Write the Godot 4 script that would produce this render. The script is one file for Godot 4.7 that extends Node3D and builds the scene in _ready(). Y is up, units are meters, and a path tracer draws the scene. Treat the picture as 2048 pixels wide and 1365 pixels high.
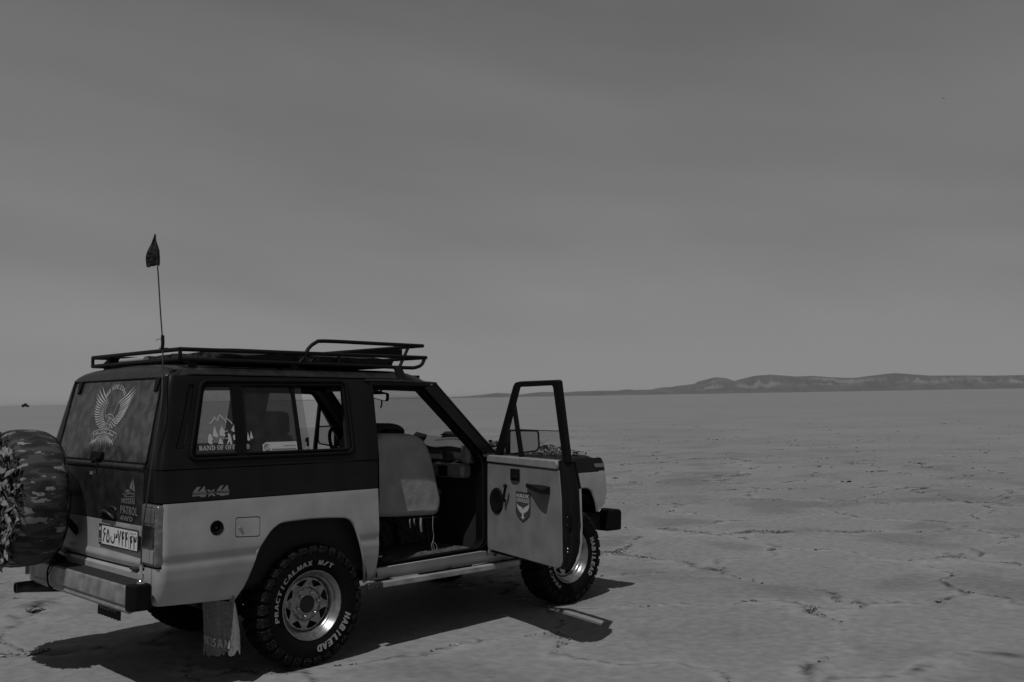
extends Node3D
# A parked two-tone off-road car with one door open on a salt flat, black-and-white daylight.
# World axes are the car's: x forward, y up, z to the car's right; metres.

# ------------------------------------------------------------------ mesh builder
class MB:
	var v := PackedVector3Array()
	var n := PackedVector3Array()
	var u := PackedVector2Array()
	var c := PackedColorArray()
	var col := Color(1, 1, 1)
	var coloured := false

	func tri(a: Vector3, b: Vector3, d: Vector3, na: Vector3, nb: Vector3, nd: Vector3, ua := Vector2.ZERO, ub := Vector2.ZERO, ud := Vector2.ZERO) -> void:
		var g := (b - a).cross(d - a)
		if g.length_squared() < 1e-16:
			return
		v.push_back(a); n.push_back(na); u.push_back(ua)
		if g.dot(na + nb + nd) > 0.0:
			v.push_back(d); n.push_back(nd); u.push_back(ud)
			v.push_back(b); n.push_back(nb); u.push_back(ub)
		else:
			v.push_back(b); n.push_back(nb); u.push_back(ub)
			v.push_back(d); n.push_back(nd); u.push_back(ud)
		if coloured:
			c.push_back(col); c.push_back(col); c.push_back(col)

	func ftri(a: Vector3, b: Vector3, d: Vector3) -> void:
		var g := (b - a).cross(d - a).normalized()
		tri(a, b, d, g, g, g)

	func quad(a: Vector3, b: Vector3, d: Vector3, e: Vector3) -> void:
		ftri(a, b, d); ftri(a, d, e)

	func squad(a: Vector3, b: Vector3, d: Vector3, e: Vector3, na: Vector3, nb: Vector3, nd: Vector3, ne: Vector3) -> void:
		tri(a, b, d, na, nb, nd); tri(a, d, e, na, nd, ne)

	func box(ct: Vector3, s: Vector3, bs := Basis.IDENTITY, bev := 0.004) -> void:
		var h := s * 0.5
		var k := minf(bev, minf(h.x, minf(h.y, h.z)) * 0.6)
		for ax in 3:
			for sg in [-1.0, 1.0]:
				var i := (ax + 1) % 3
				var j := (ax + 2) % 3
				var q: Array[Vector3] = []
				for w in [[-1, -1], [1, -1], [1, 1], [-1, 1]]:
					var p := Vector3.ZERO
					p[ax] = sg * h[ax]
					p[i] = w[0] * (h[i] - k)
					p[j] = w[1] * (h[j] - k)
					q.append(ct + bs * p)
				quad(q[0], q[1], q[2], q[3])
		for ax in 3:
			var i := (ax + 1) % 3
			var j := (ax + 2) % 3
			for si in [-1.0, 1.0]:
				for sj in [-1.0, 1.0]:
					var q: Array[Vector3] = []
					for w in [[0, -1], [0, 1], [1, 1], [1, -1]]:
						var p := Vector3.ZERO
						p[ax] = w[1] * (h[ax] - k)
						p[i] = si * (h[i] if w[0] == 0 else h[i] - k)
						p[j] = sj * (h[j] - k if w[0] == 0 else h[j])
						q.append(ct + bs * p)
					quad(q[0], q[1], q[2], q[3])
		for sx in [-1.0, 1.0]:
			for sy in [-1.0, 1.0]:
				for sz in [-1.0, 1.0]:
					ftri(ct + bs * Vector3(sx * h.x, sy * (h.y - k), sz * (h.z - k)), ct + bs * Vector3(sx * (h.x - k), sy * h.y, sz * (h.z - k)), ct + bs * Vector3(sx * (h.x - k), sy * (h.y - k), sz * h.z))

	func hexa(p: Array) -> void:  # eight corners: lower ring 0-3, upper ring 4-7
		for f in [[0, 1, 2, 3], [4, 5, 6, 7], [0, 1, 5, 4], [1, 2, 6, 5], [2, 3, 7, 6], [3, 0, 4, 7]]:
			quad(p[f[0]], p[f[1]], p[f[2]], p[f[3]])

	func tube(path: PackedVector3Array, r, seg := 8, closed := false) -> void:
		var m := path.size()
		var rings: Array[PackedVector3Array] = []
		var norms: Array[PackedVector3Array] = []
		var up := Vector3.UP
		for i in m:
			var a := path[(i - 1 + m) % m] if (i > 0 or closed) else path[i]
			var b := path[(i + 1) % m] if (i < m - 1 or closed) else path[i]
			var t := (b - a).normalized()
			if absf(t.dot(up)) > 0.95 and i == 0:
				up = Vector3.RIGHT
			var s := t.cross(up).normalized()
			up = s.cross(t).normalized()
			var rr: float = r[i] if r is Array else r
			var ring := PackedVector3Array()
			var nn := PackedVector3Array()
			for k in seg:
				var d := s * cos(TAU * k / seg) + up * sin(TAU * k / seg)
				nn.push_back(d)
				ring.push_back(path[i] + d * rr)
			rings.append(ring); norms.append(nn)
		for i in (m if closed else m - 1):
			var j := (i + 1) % m
			for k in seg:
				var l := (k + 1) % seg
				squad(rings[i][k], rings[j][k], rings[j][l], rings[i][l], norms[i][k], norms[j][k], norms[j][l], norms[i][l])
		if not closed:
			for e in [0, m - 1]:
				for k in range(1, seg - 1):
					ftri(rings[e][0], rings[e][k], rings[e][k + 1])

	func lathe(prof: PackedVector2Array, seg: int, xf := Transform3D.IDENTITY, smooth := true, a0 := 0.0, a1 := TAU) -> void:  # profile (radius, height along local z)
		var m := prof.size()
		var nr := PackedVector2Array()
		for i in m - 1:
			var d := (prof[i + 1] - prof[i]).normalized()
			nr.push_back(Vector2(d.y, -d.x))
		var ln := 0.0
		for i in m - 1:
			var na := nr[i]
			var nb := nr[i]
			if smooth:
				if i > 0 and nr[i].dot(nr[i - 1]) > 0.5:
					na = (nr[i] + nr[i - 1]).normalized()
				if i < m - 2 and nr[i].dot(nr[i + 1]) > 0.5:
					nb = (nr[i] + nr[i + 1]).normalized()
			var l2 := ln + prof[i].distance_to(prof[i + 1])
			for k in seg:
				var t0 := a0 + (a1 - a0) * k / seg
				var t1 := a0 + (a1 - a0) * (k + 1) / seg
				var e0 := Vector3(cos(t0), sin(t0), 0)
				var e1 := Vector3(cos(t1), sin(t1), 0)
				var p00 := xf * (e0 * prof[i].x + Vector3(0, 0, prof[i].y))
				var p10 := xf * (e1 * prof[i].x + Vector3(0, 0, prof[i].y))
				var p11 := xf * (e1 * prof[i + 1].x + Vector3(0, 0, prof[i + 1].y))
				var p01 := xf * (e0 * prof[i + 1].x + Vector3(0, 0, prof[i + 1].y))
				var n00 := (xf.basis * (e0 * na.x + Vector3(0, 0, na.y))).normalized()
				var n10 := (xf.basis * (e1 * na.x + Vector3(0, 0, na.y))).normalized()
				var n11 := (xf.basis * (e1 * nb.x + Vector3(0, 0, nb.y))).normalized()
				var n01 := (xf.basis * (e0 * nb.x + Vector3(0, 0, nb.y))).normalized()
				var ua := Vector2(t0 / TAU, ln)
				var ub := Vector2(t1 / TAU, ln)
				var uc := Vector2(t1 / TAU, l2)
				var ud := Vector2(t0 / TAU, l2)
				tri(p00, p10, p11, n00, n10, n11, ua, ub, uc)
				tri(p00, p11, p01, n00, n11, n01, ua, uc, ud)
			ln = l2

	# polygon in local xy, extruded from z0 to z1, edges rounded with radius r (steps rings)
	func prism(poly: PackedVector2Array, z0: float, z1: float, xf := Transform3D.IDENTITY, r := 0.0, steps := 1) -> void:
		var m := poly.size()
		var cw := Geometry2D.is_polygon_clockwise(poly)
		var out2 := PackedVector2Array()
		for i in m:
			var a := (poly[i] - poly[(i - 1 + m) % m]).normalized()
			var b := (poly[(i + 1) % m] - poly[i]).normalized()
			var na := Vector2(a.y, -a.x) * (-1.0 if cw else 1.0)
			var nb := Vector2(b.y, -b.x) * (-1.0 if cw else 1.0)
			var q := (na + nb).normalized()
			out2.push_back(q / maxf(0.5, q.dot(na)))
		var levels: Array = []  # [inset, z, tilt]
		if r <= 0.0:
			levels = [[0.0, z0, 0.0], [0.0, z1, 0.0]]
		else:
			for k in steps + 1:
				var t := PI / 2 * (1.0 - float(k) / steps)
				levels.append([r * (1.0 - cos(t)), z0 + r * (1.0 - sin(t)), -t])
			for k in steps + 1:
				var t := PI / 2 * float(k) / steps
				levels.append([r * (1.0 - cos(t)), z1 - r * (1.0 - sin(t)), t])
		for l in levels.size() - 1:
			var A: Array = levels[l]
			var B: Array = levels[l + 1]
			for i in m:
				var j := (i + 1) % m
				var pi_ := poly[i]
				var pj := poly[j]
				var oi := out2[i]
				var oj := out2[j]
				var p0 := Vector3(pi_.x - oi.x * A[0], pi_.y - oi.y * A[0], A[1])
				var p1 := Vector3(pj.x - oj.x * A[0], pj.y - oj.y * A[0], A[1])
				var p2 := Vector3(pj.x - oj.x * B[0], pj.y - oj.y * B[0], B[1])
				var p3 := Vector3(pi_.x - oi.x * B[0], pi_.y - oi.y * B[0], B[1])
				if r > 0.0 and steps > 1:
					var ni := oi.normalized()
					var nj := oj.normalized()
					var n0 := Vector3(ni.x * cos(A[2]), ni.y * cos(A[2]), sin(A[2]))
					var n1 := Vector3(nj.x * cos(A[2]), nj.y * cos(A[2]), sin(A[2]))
					var n2 := Vector3(nj.x * cos(B[2]), nj.y * cos(B[2]), sin(B[2]))
					var n3 := Vector3(ni.x * cos(B[2]), ni.y * cos(B[2]), sin(B[2]))
					squad(xf * p0, xf * p1, xf * p2, xf * p3, xf.basis * n0, xf.basis * n1, xf.basis * n2, xf.basis * n3)
				else:
					quad(xf * p0, xf * p1, xf * p2, xf * p3)
		for e in 2:
			var L: Array = levels[0] if e == 0 else levels[levels.size() - 1]
			var cap := PackedVector2Array()
			for i in m:
				cap.push_back(poly[i] - out2[i] * L[0])
			var ix := Geometry2D.triangulate_polygon(cap)
			if ix.is_empty():  # the inset pinched: fan from the middle instead
				var mid := Vector2.ZERO
				for q in cap:
					mid += q / m
				cap.push_back(mid)
				for i in m:
					ix.append_array(PackedInt32Array([i, (i + 1) % m, m]))
			var nn := (xf.basis * Vector3(0, 0, -1.0 if e == 0 else 1.0)).normalized()
			for k in range(0, ix.size(), 3):
				var a := xf * Vector3(cap[ix[k]].x, cap[ix[k]].y, L[1])
				var b := xf * Vector3(cap[ix[k + 1]].x, cap[ix[k + 1]].y, L[1])
				var d := xf * Vector3(cap[ix[k + 2]].x, cap[ix[k + 2]].y, L[1])
				tri(a, b, d, nn, nn, nn)

	# a curved panel: polygon with holes in parameter space, mapped by f, with thickness
	func sheet(poly: PackedVector2Array, holes: Array, f: Callable, cell: float, th: float, sg := 1.0) -> void:
		var lo := poly[0]
		var hi := poly[0]
		for p in poly:
			lo = lo.min(p); hi = hi.max(p)
		var nx := maxi(1, ceili((hi.x - lo.x) / cell))
		var ny := maxi(1, ceili((hi.y - lo.y) / cell))
		var dx := (hi.x - lo.x) / nx
		var dy := (hi.y - lo.y) / ny
		for i in nx:
			for j in ny:
				var r := Rect2(lo.x + i * dx, lo.y + j * dy, dx, dy)
				var rect := PackedVector2Array([r.position, r.position + Vector2(dx, 0), r.end, r.position + Vector2(0, dy)])
				var pieces: Array = Geometry2D.intersect_polygons(poly, rect)
				for h in holes:
					var nxt: Array = []
					for q in pieces:
						for w in Geometry2D.clip_polygons(q, h):
							if not Geometry2D.is_polygon_clockwise(w):
								nxt.append(w)
					pieces = nxt
				for q in pieces:
					if q.size() < 3:
						continue
					var ix := Geometry2D.triangulate_polygon(q)
					if ix.is_empty():
						continue
					var P := PackedVector3Array()
					var N := PackedVector3Array()
					for p in q:
						P.push_back(f.call(p)); N.push_back(fnormal(f, p) * sg)
					for k in range(0, ix.size(), 3):
						var a := ix[k]
						var b := ix[k + 1]
						var d := ix[k + 2]
						tri(P[a], P[b], P[d], N[a], N[b], N[d], q[a], q[b], q[d])
						if th > 0.0:
							tri(P[a] - N[a] * th, P[b] - N[b] * th, P[d] - N[d] * th, -N[a], -N[b], -N[d], q[a], q[b], q[d])
		if th <= 0.0:
			return
		var loops: Array = [poly]
		loops.append_array(holes)
		for L in loops:
			var m: int = L.size()
			for i in m:
				var a: Vector2 = L[i]
				var b: Vector2 = L[(i + 1) % m]
				var k := maxi(1, ceili(a.distance_to(b) / cell))
				for s in k:
					var p := a.lerp(b, float(s) / k)
					var q := a.lerp(b, float(s + 1) / k)
					var P0: Vector3 = f.call(p)
					var P1: Vector3 = f.call(q)
					quad(P0, P1, P1 - fnormal(f, q) * sg * th, P0 - fnormal(f, p) * sg * th)

	static func fnormal(f: Callable, p: Vector2) -> Vector3:
		var e := 0.002
		var du: Vector3 = f.call(p + Vector2(e, 0)) - f.call(p - Vector2(e, 0))
		var dv: Vector3 = f.call(p + Vector2(0, e)) - f.call(p - Vector2(0, e))
		return du.cross(dv).normalized()

	# flat shape laid on a surface: f maps (u, v) to a point, off is how far it stands proud
	func flat(poly: PackedVector2Array, f: Callable, off: float, sg := 1.0) -> void:
		var ix := Geometry2D.triangulate_polygon(poly)
		for k in range(0, ix.size(), 3):
			var q: Array[Vector3] = []
			var w: Array[Vector3] = []
			for t in 3:
				var p := poly[ix[k + t]]
				var nn := fnormal(f, p) * sg
				q.append(f.call(p) + nn * off); w.append(nn)
			tri(q[0], q[1], q[2], w[0], w[1], w[2])

	func stroke(pts: PackedVector2Array, w0: float, w1: float, f: Callable, off: float, sg := 1.0) -> void:
		var m := pts.size()
		var L := PackedVector2Array()
		var R := PackedVector2Array()
		for i in m:
			var d := (pts[mini(i + 1, m - 1)] - pts[maxi(i - 1, 0)]).normalized()
			var s := Vector2(-d.y, d.x) * lerpf(w0, w1, float(i) / maxi(1, m - 1)) * 0.5
			L.push_back(pts[i] + s); R.push_back(pts[i] - s)
		for i in m - 1:
			flat(PackedVector2Array([L[i], L[i + 1], R[i + 1], R[i]]), f, off, sg)

	func text(s: String, h: float, xf: Transform3D, bold := true, width := 0.0, serif := false) -> float:  # cap height h, starts at the local origin, or is squeezed to width
		var tm := TextMesh.new()
		var fo := SystemFont.new()
		fo.font_names = PackedStringArray(["Droid Serif" if serif else "Droid Sans"])
		fo.font_weight = 700 if bold else 400
		tm.font = fo
		tm.font_size = 64
		tm.pixel_size = 0.01
		tm.depth = 0.0
		tm.curve_step = 2.0
		tm.text = s
		var ar := tm.get_mesh_arrays()
		if ar.is_empty() or ar[0] == null:
			return 0.0
		var vs: PackedVector3Array = ar[0]
		if vs.is_empty():
			return 0.0
		var lo := vs[0]
		var hi := vs[0]
		for p in vs:
			lo = lo.min(p); hi = hi.max(p)
		var k := h / 0.4608  # cap height of the face at this size
		var kx := k if width <= 0.0 else width / (hi.x - lo.x)
		var ix: PackedInt32Array = ar[Mesh.ARRAY_INDEX] if ar[Mesh.ARRAY_INDEX] != null else PackedInt32Array(range(vs.size()))
		var base := -0.0
		if s.length() > 0:
			base = lo.y if not ("Q" in s or "J" in s) else lo.y
		var nn := xf.basis.z.normalized()
		for t in range(0, ix.size(), 3):
			var q: Array[Vector3] = []
			for w in 3:
				var p := vs[ix[t + w]]
				q.append(xf * Vector3((p.x - lo.x) * kx, (p.y - base) * k, 0))
			tri(q[0], q[1], q[2], nn, nn, nn)
		return (hi.x - lo.x) * kx

	func mesh() -> ArrayMesh:
		var ar := []
		ar.resize(Mesh.ARRAY_MAX)
		ar[Mesh.ARRAY_VERTEX] = v
		ar[Mesh.ARRAY_NORMAL] = n
		ar[Mesh.ARRAY_TEX_UV] = u
		if coloured:
			ar[Mesh.ARRAY_COLOR] = c
		var am := ArrayMesh.new()
		am.add_surface_from_arrays(Mesh.PRIMITIVE_TRIANGLES, ar)
		return am

# ------------------------------------------------------------------ small helpers
var M := {}
var T := {}
var used := {}
var car: Node3D
var rng := RandomNumberGenerator.new()

func pts(a: Array) -> PackedVector2Array:
	var r := PackedVector2Array()
	for i in range(0, a.size(), 2):
		r.push_back(Vector2(a[i], a[i + 1]))
	return r

func pts3(a: Array) -> PackedVector3Array:
	var r := PackedVector3Array()
	for i in range(0, a.size(), 3):
		r.push_back(Vector3(a[i], a[i + 1], a[i + 2]))
	return r

func rect(x0: float, y0: float, x1: float, y1: float) -> PackedVector2Array:
	return PackedVector2Array([Vector2(x0, y0), Vector2(x1, y0), Vector2(x1, y1), Vector2(x0, y1)])

func fillet(p: PackedVector2Array, r: float, seg := 4) -> PackedVector2Array:
	var o := PackedVector2Array()
	var m := p.size()
	for i in m:
		var a := p[(i - 1 + m) % m]
		var b := p[i]
		var d := p[(i + 1) % m]
		var k := minf(r, minf(a.distance_to(b), b.distance_to(d)) * 0.45)
		var s := b + (a - b).normalized() * k
		var e := b + (d - b).normalized() * k
		for t in seg + 1:
			var w := float(t) / seg
			o.push_back(s.lerp(b, w).lerp(b.lerp(e, w), w))
	return o

func grow(p: PackedVector2Array, d: float) -> PackedVector2Array:
	var g := Geometry2D.offset_polygon(p, d, Geometry2D.JOIN_ROUND)
	return g[0] if g.size() > 0 else p

func smooth3(p: PackedVector3Array, sub := 4) -> PackedVector3Array:  # Catmull-Rom
	var o := PackedVector3Array()
	var m := p.size()
	for i in m - 1:
		for k in sub:
			o.push_back(p[i].cubic_interpolate(p[i + 1], p[maxi(i - 1, 0)], p[mini(i + 2, m - 1)], float(k) / sub))
	o.push_back(p[m - 1])
	return o

func lin(t: Array, x: float) -> float:  # piecewise linear table [x, y, x, y ...]
	if x <= t[0]:
		return t[1]
	for i in range(2, t.size(), 2):
		if x <= t[i]:
			return lerpf(t[i - 1], t[i + 1], (x - t[i - 2]) / (t[i] - t[i - 2]))
	return t[t.size() - 1]

func g(l: float) -> Color:
	return Color(l, l, l).linear_to_srgb()

func numbered(par: Node, called: String) -> String:
	var key := str(par.get_instance_id()) + called
	used[key] = used.get(key, -1) + 1
	return called if used[key] == 0 else "%s_%03d" % [called, used[key]]

func put(mb: MB, called: String, m: Material, par: Node = self, label := "") -> MeshInstance3D:
	var o := MeshInstance3D.new()
	o.mesh = mb.mesh()
	o.material_override = m
	o.name = numbered(par, called)
	par.add_child(o, true)
	if label != "":
		o.set_meta("label", label)
	return o

func put_mesh(me: Mesh, called: String, m: Material, par: Node, xf := Transform3D.IDENTITY) -> MeshInstance3D:
	var o := MeshInstance3D.new()
	o.mesh = me
	o.material_override = m
	o.name = numbered(par, called)
	par.add_child(o, true)
	o.transform = xf
	return o

func node(called: String, par: Node = self) -> Node3D:
	var o := Node3D.new()
	o.name = numbered(par, called)
	par.add_child(o, true)
	return o

func tag(o: Node, label: String, category := "", group := "", kind := "") -> void:
	if label != "":
		o.set_meta("label", label)
	if category != "":
		o.set_meta("category", category)
	if group != "":
		o.set_meta("group", group)
	if kind != "":
		o.set_meta("kind", kind)

# ------------------------------------------------------------------ textures and materials
func noise_image(size: int, freq: float, octaves: int, seed_: int, lo: float, hi: float, power := 1.0, ridged := false) -> Image:
	var nz := FastNoiseLite.new()
	nz.seed = seed_
	nz.noise_type = FastNoiseLite.TYPE_SIMPLEX_SMOOTH
	nz.frequency = freq
	nz.fractal_octaves = octaves
	if ridged:
		nz.fractal_type = FastNoiseLite.FRACTAL_RIDGED
	var im := nz.get_seamless_image(size, size)
	im.convert(Image.FORMAT_RGB8)
	var d := im.get_data()
	var o := PackedByteArray()
	o.resize(d.size())
	var lut := PackedByteArray()
	for i in 256:
		lut.push_back(clampi(roundi(255.0 * lerpf(lo, hi, pow(i / 255.0, power))), 0, 255))
	for i in d.size():
		o[i] = lut[d[i]]
	return Image.create_from_data(size, size, false, Image.FORMAT_RGB8, o)

func tex(im: Image) -> ImageTexture:
	return ImageTexture.create_from_image(im)

func mat(l: float, rough: float, metal := 0.0, t := "", tile := 1.0, coat := 0.0) -> StandardMaterial3D:
	var m := StandardMaterial3D.new()
	m.albedo_color = g(l)
	m.roughness = rough
	m.metallic = metal
	if t != "":
		m.albedo_texture = T[t]
		m.uv1_triplanar = true
		m.uv1_scale = Vector3.ONE / tile
	if coat > 0.0:
		m.clearcoat_enabled = true
		m.clearcoat = coat
		m.clearcoat_roughness = 0.12
	return m

func relief(m: StandardMaterial3D, t: String, cm: float) -> void:
	m.heightmap_enabled = true
	m.heightmap_texture = T[t]
	m.heightmap_scale = cm

func glass(l: float, alpha: float, rough := 0.03, t := "", tile := 1.0) -> StandardMaterial3D:
	var m := mat(l, rough, 0.0, t, tile)
	m.transparency = BaseMaterial3D.TRANSPARENCY_ALPHA
	m.albedo_color.a = alpha
	return m

func make_materials() -> void:
	T.dust = tex(noise_image(512, 0.006, 5, 3, 0.62, 1.0, 0.8))
	T.dusty = tex(noise_image(512, 0.03, 4, 61, 0.10, 1.0, 3.2))
	T.soft = tex(noise_image(512, 0.008, 5, 44, 0.86, 1.0))
	T.blotch = tex(noise_image(512, 0.010, 4, 11, 0.35, 1.0, 1.0))
	T.grain = tex(noise_image(512, 0.05, 4, 5, 0.72, 1.0))
	T.bump = tex(noise_image(512, 0.03, 5, 21, 0.0, 1.0))
	T.crust = tex(noise_image(1024, 0.02, 6, 71, 0.87, 1.0))
	T.salt = tex(noise_image(1024, 0.010, 7, 23, 0.0, 1.0))
	T.fold = tex(noise_image(512, 0.012, 3, 31, 0.0, 1.0))
	T.weave = tex(noise_image(256, 0.12, 2, 8, 0.6, 1.0))
	T.rough = tex(noise_image(512, 0.012, 4, 17, 0.5, 1.0))
	# camouflage print: jagged pale shapes lying across dark cloth
	var nz := FastNoiseLite.new()
	nz.seed = 4
	nz.frequency = 1.0
	nz.fractal_octaves = 4
	nz.fractal_gain = 0.62
	var nz2 := FastNoiseLite.new()
	nz2.seed = 9
	nz2.frequency = 1.0
	nz2.fractal_octaves = 2
	var im := Image.create(768, 384, false, Image.FORMAT_RGB8)
	for y in 384:
		for x in 768:
			var a := TAU * x / 768.0
			var p := Vector3(cos(a) * 5.2, sin(a) * 5.2, y / 384.0 * 4.0)
			var q := nz.get_noise_3dv(p)
			var k := nz2.get_noise_3dv(p * 1.3 + Vector3(7, 3, 1))
			var val := 0.34
			if q > 0.21:
				val = 0.95
			elif k > 0.12:
				val = 0.50
			elif k < -0.25:
				val = 0.22
			im.set_pixel(x, y, Color(val, val, val))
	T.camo = tex(im)

	M.dark = mat(0.009, 0.42, 0.0, "dust", 0.9, 0.22)
	M.dark.metallic_specular = 0.25
	M.dark_rear = mat(0.030, 0.5, 0.0, "blotch", 0.7, 0.35)
	M.light = mat(0.40, 0.42, 0.0, "soft", 1.3, 0.3)
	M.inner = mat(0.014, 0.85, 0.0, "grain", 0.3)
	M.under = mat(0.010, 0.9, 0.0, "grain", 0.3)
	M.floor = mat(0.13, 0.95, 0.0, "blotch", 0.35)
	M.trim = mat(0.009, 0.55, 0.0, "grain", 0.4)
	M.rubber = mat(0.007, 0.75, 0.0, "grain", 0.3)
	M.rubber.metallic_specular = 0.25
	M.trim.metallic_specular = 0.3
	M.tyre = mat(0.009, 0.88, 0.0, "grain", 0.15)
	M.tyre.metallic_specular = 0.22
	M.tread = mat(0.26, 0.95, 0.0, "dusty", 0.16)
	M.tread.metallic_specular = 0.15
	M.letter = mat(0.40, 0.8, 0.0, "grain", 0.05)
	M.rim = mat(0.40, 0.30, 0.75, "dust", 0.15)
	M.hub = mat(0.03, 0.55, 0.3, "grain", 0.1)
	M.nut = mat(0.5, 0.22, 0.9)
	M.chrome = mat(0.62, 0.12, 1.0)
	M.bumper = mat(0.34, 0.40, 0.25, "dust", 0.5)
	M.pad = mat(0.022, 0.8, 0.0, "blotch", 0.15)
	M.steel = mat(0.08, 0.5, 0.6, "dust", 0.3)
	M.step = mat(0.36, 0.6, 0.0, "dust", 0.6)
	M.decal = mat(0.58, 0.6, 0.0, "grain", 0.1)
	M.decal_dim = mat(0.20, 0.6, 0.0, "grain", 0.08)
	M.decal_badge = mat(0.20, 0.5, 0.0, "grain", 0.1)
	M.plate = mat(0.62, 0.45)
	M.ink = mat(0.012, 0.6)
	M.blue = mat(0.05, 0.5)
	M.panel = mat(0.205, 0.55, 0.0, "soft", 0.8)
	M.panel_top = mat(0.26, 0.5, 0.0, "soft", 0.5)
	M.seat = mat(0.34, 0.9, 0.0, "soft", 0.25)
	M.seat.uv1_scale = Vector3.ONE / 0.9
	relief(M.seat, "fold", 0.35)
	M.seat_dark = mat(0.03, 0.9, 0.0, "weave", 0.25)
	M.dash = mat(0.075, 0.7, 0.0, "grain", 0.3)
	M.dash_cover = mat(0.30, 0.8, 0.0, "grain", 0.2)
	M.lens_red = mat(0.014, 0.12, 0.0, "", 1.0, 0.6)
	M.lens_amber = mat(0.12, 0.12, 0.0, "", 1.0, 0.6)
	M.lens_clear = mat(0.24, 0.12, 0.0, "", 1.0, 0.6)
	M.lamp_frame = mat(0.30, 0.3, 0.6, "dust", 0.2)
	M.flap = mat(0.22, 0.9, 0.0, "dust", 0.12)
	M.flap_dark = mat(0.03, 0.9, 0.0, "blotch", 0.12)
	M.net_a = mat(0.06, 0.9, 0.0, "grain", 0.1)
	M.net_a.vertex_color_use_as_albedo = true
	M.net_a.albedo_color = Color(1, 1, 1)
	M.camo = mat(0.24, 0.92)
	M.camo.albedo_texture = T.camo
	relief(M.camo, "fold", 0.0)
	M.camo.heightmap_enabled = false
	M.tarp = mat(0.018, 0.8, 0.0, "grain", 0.4)
	relief(M.tarp, "fold", 2.0)
	M.cloth = mat(0.05, 0.95, 0.0, "blotch", 0.1)
	relief(M.cloth, "fold", 2.0)
	M.white = mat(0.5, 0.5, 0.0, "grain", 0.1)
	M.string = mat(0.22, 0.9)
	M.mirror = mat(0.72, 0.02, 1.0)
	M.glass_clear = glass(0.02, 0.10)
	M.glass_side = glass(0.06, 0.22, 0.05)
	M.glass_tint = glass(0.045, 0.55, 0.06, "dust", 0.4)
	M.glass_rear = glass(0.13, 0.80, 0.16, "blotch", 0.55)

func _ready() -> void:
	rng.seed = 7
	make_view()
	make_materials()
	make_ground()
	make_hills()
	make_car()
	make_props()

# ------------------------------------------------------------------ camera, sky, sun
func make_view() -> void:
	var cam := Camera3D.new()
	cam.name = "camera"
	cam.fov = 38.69
	cam.near = 0.1
	cam.far = 60000.0
	add_child(cam)
	var th := 0.784088
	var pi_ := 0.0575371
	var ro := -0.0171742
	var a0 := Vector3(cos(th), 0, -sin(th))
	var r0 := Vector3(sin(th), 0, cos(th))
	var a := a0 * cos(pi_) + Vector3.UP * sin(pi_)
	var uu := Vector3.UP * cos(pi_) - a0 * sin(pi_)
	var r := r0 * cos(ro) + uu * sin(ro)
	var u2 := uu * cos(ro) - r0 * sin(ro)
	cam.transform = Transform3D(Basis(r, u2, -a), Vector3(-3.34515, 1.60256, 5.88334))
	cam.current = true

	var sun := DirectionalLight3D.new()
	sun.name = "sun"
	sun.light_energy = 1.35
	sun.light_color = Color(1, 1, 1)
	sun.light_angular_distance = 0.5
	sun.shadow_enabled = true
	add_child(sun)
	sun.look_at_from_position(Vector3.ZERO, Vector3(0.51, -1.0, -0.20), Vector3.FORWARD)

	var we := WorldEnvironment.new()
	we.name = "world_environment"
	var e := Environment.new()
	e.background_mode = Environment.BG_SKY
	var sm := PanoramaSkyMaterial.new()
	sm.panorama = ImageTexture.create_from_image(sky_image())
	sm.filter = true
	var sk := Sky.new()
	sk.sky_material = sm
	e.sky = sk
	e.tonemap_mode = Environment.TONE_MAPPER_LINEAR
	e.tonemap_exposure = 0.5
	e.fog_enabled = true
	e.fog_density = 0.00002
	e.fog_light_color = Color(0.72, 0.72, 0.72)
	e.sdfgi_enabled = true
	e.ssao_enabled = true
	e.ssil_enabled = true
	we.environment = e
	add_child(we)

# hazy sky: darker overhead, pale towards the horizon, thin drawn-out veils of high cloud
func sky_image() -> Image:
	var w := 1024
	var h := 512
	var im := Image.create(w, h, false, Image.FORMAT_RGBF)
	var n1 := FastNoiseLite.new()
	n1.seed = 12
	n1.frequency = 1.0
	n1.fractal_octaves = 5
	var n2 := FastNoiseLite.new()
	n2.seed = 40
	n2.frequency = 0.6
	n2.fractal_octaves = 3
	for y in h:
		var el := (0.5 - (y + 0.5) / h) * PI
		for x in w:
			var az := ((x + 0.5) / w - 0.5) * TAU
			var l := 0.19
			if el > 0.0:
				var k := rad_to_deg(el)
				l = 0.12 + 0.395 * exp(-k / 30.0) - 0.03 * exp(-k / 2.5)
				var dx := cos(az) * cos(el)
				var dz := sin(az) * cos(el)
				var streak := Vector3(dx * 1.5, sin(el) * 8.5 + 0.9 * (dx - dz), dz * 1.5)
				var broad := Vector3(dx * 1.1, sin(el) * 3.0 + 0.5 * (dx - dz), dz * 1.1)
				var cl := n1.get_noise_3dv(streak) * 0.17 + n2.get_noise_3dv(broad) * 0.13
				l *= 1.0 + cl * smoothstep(0.0, 0.10, el)
			im.set_pixel(x, y, Color(l, l, l))
	return im

# ------------------------------------------------------------------ ground
const GROUND := 0.276
var n_cell := FastNoiseLite.new()
var n_warp := FastNoiseLite.new()
var n_low := FastNoiseLite.new()
var n_mid := FastNoiseLite.new()
var n_fine := FastNoiseLite.new()

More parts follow.
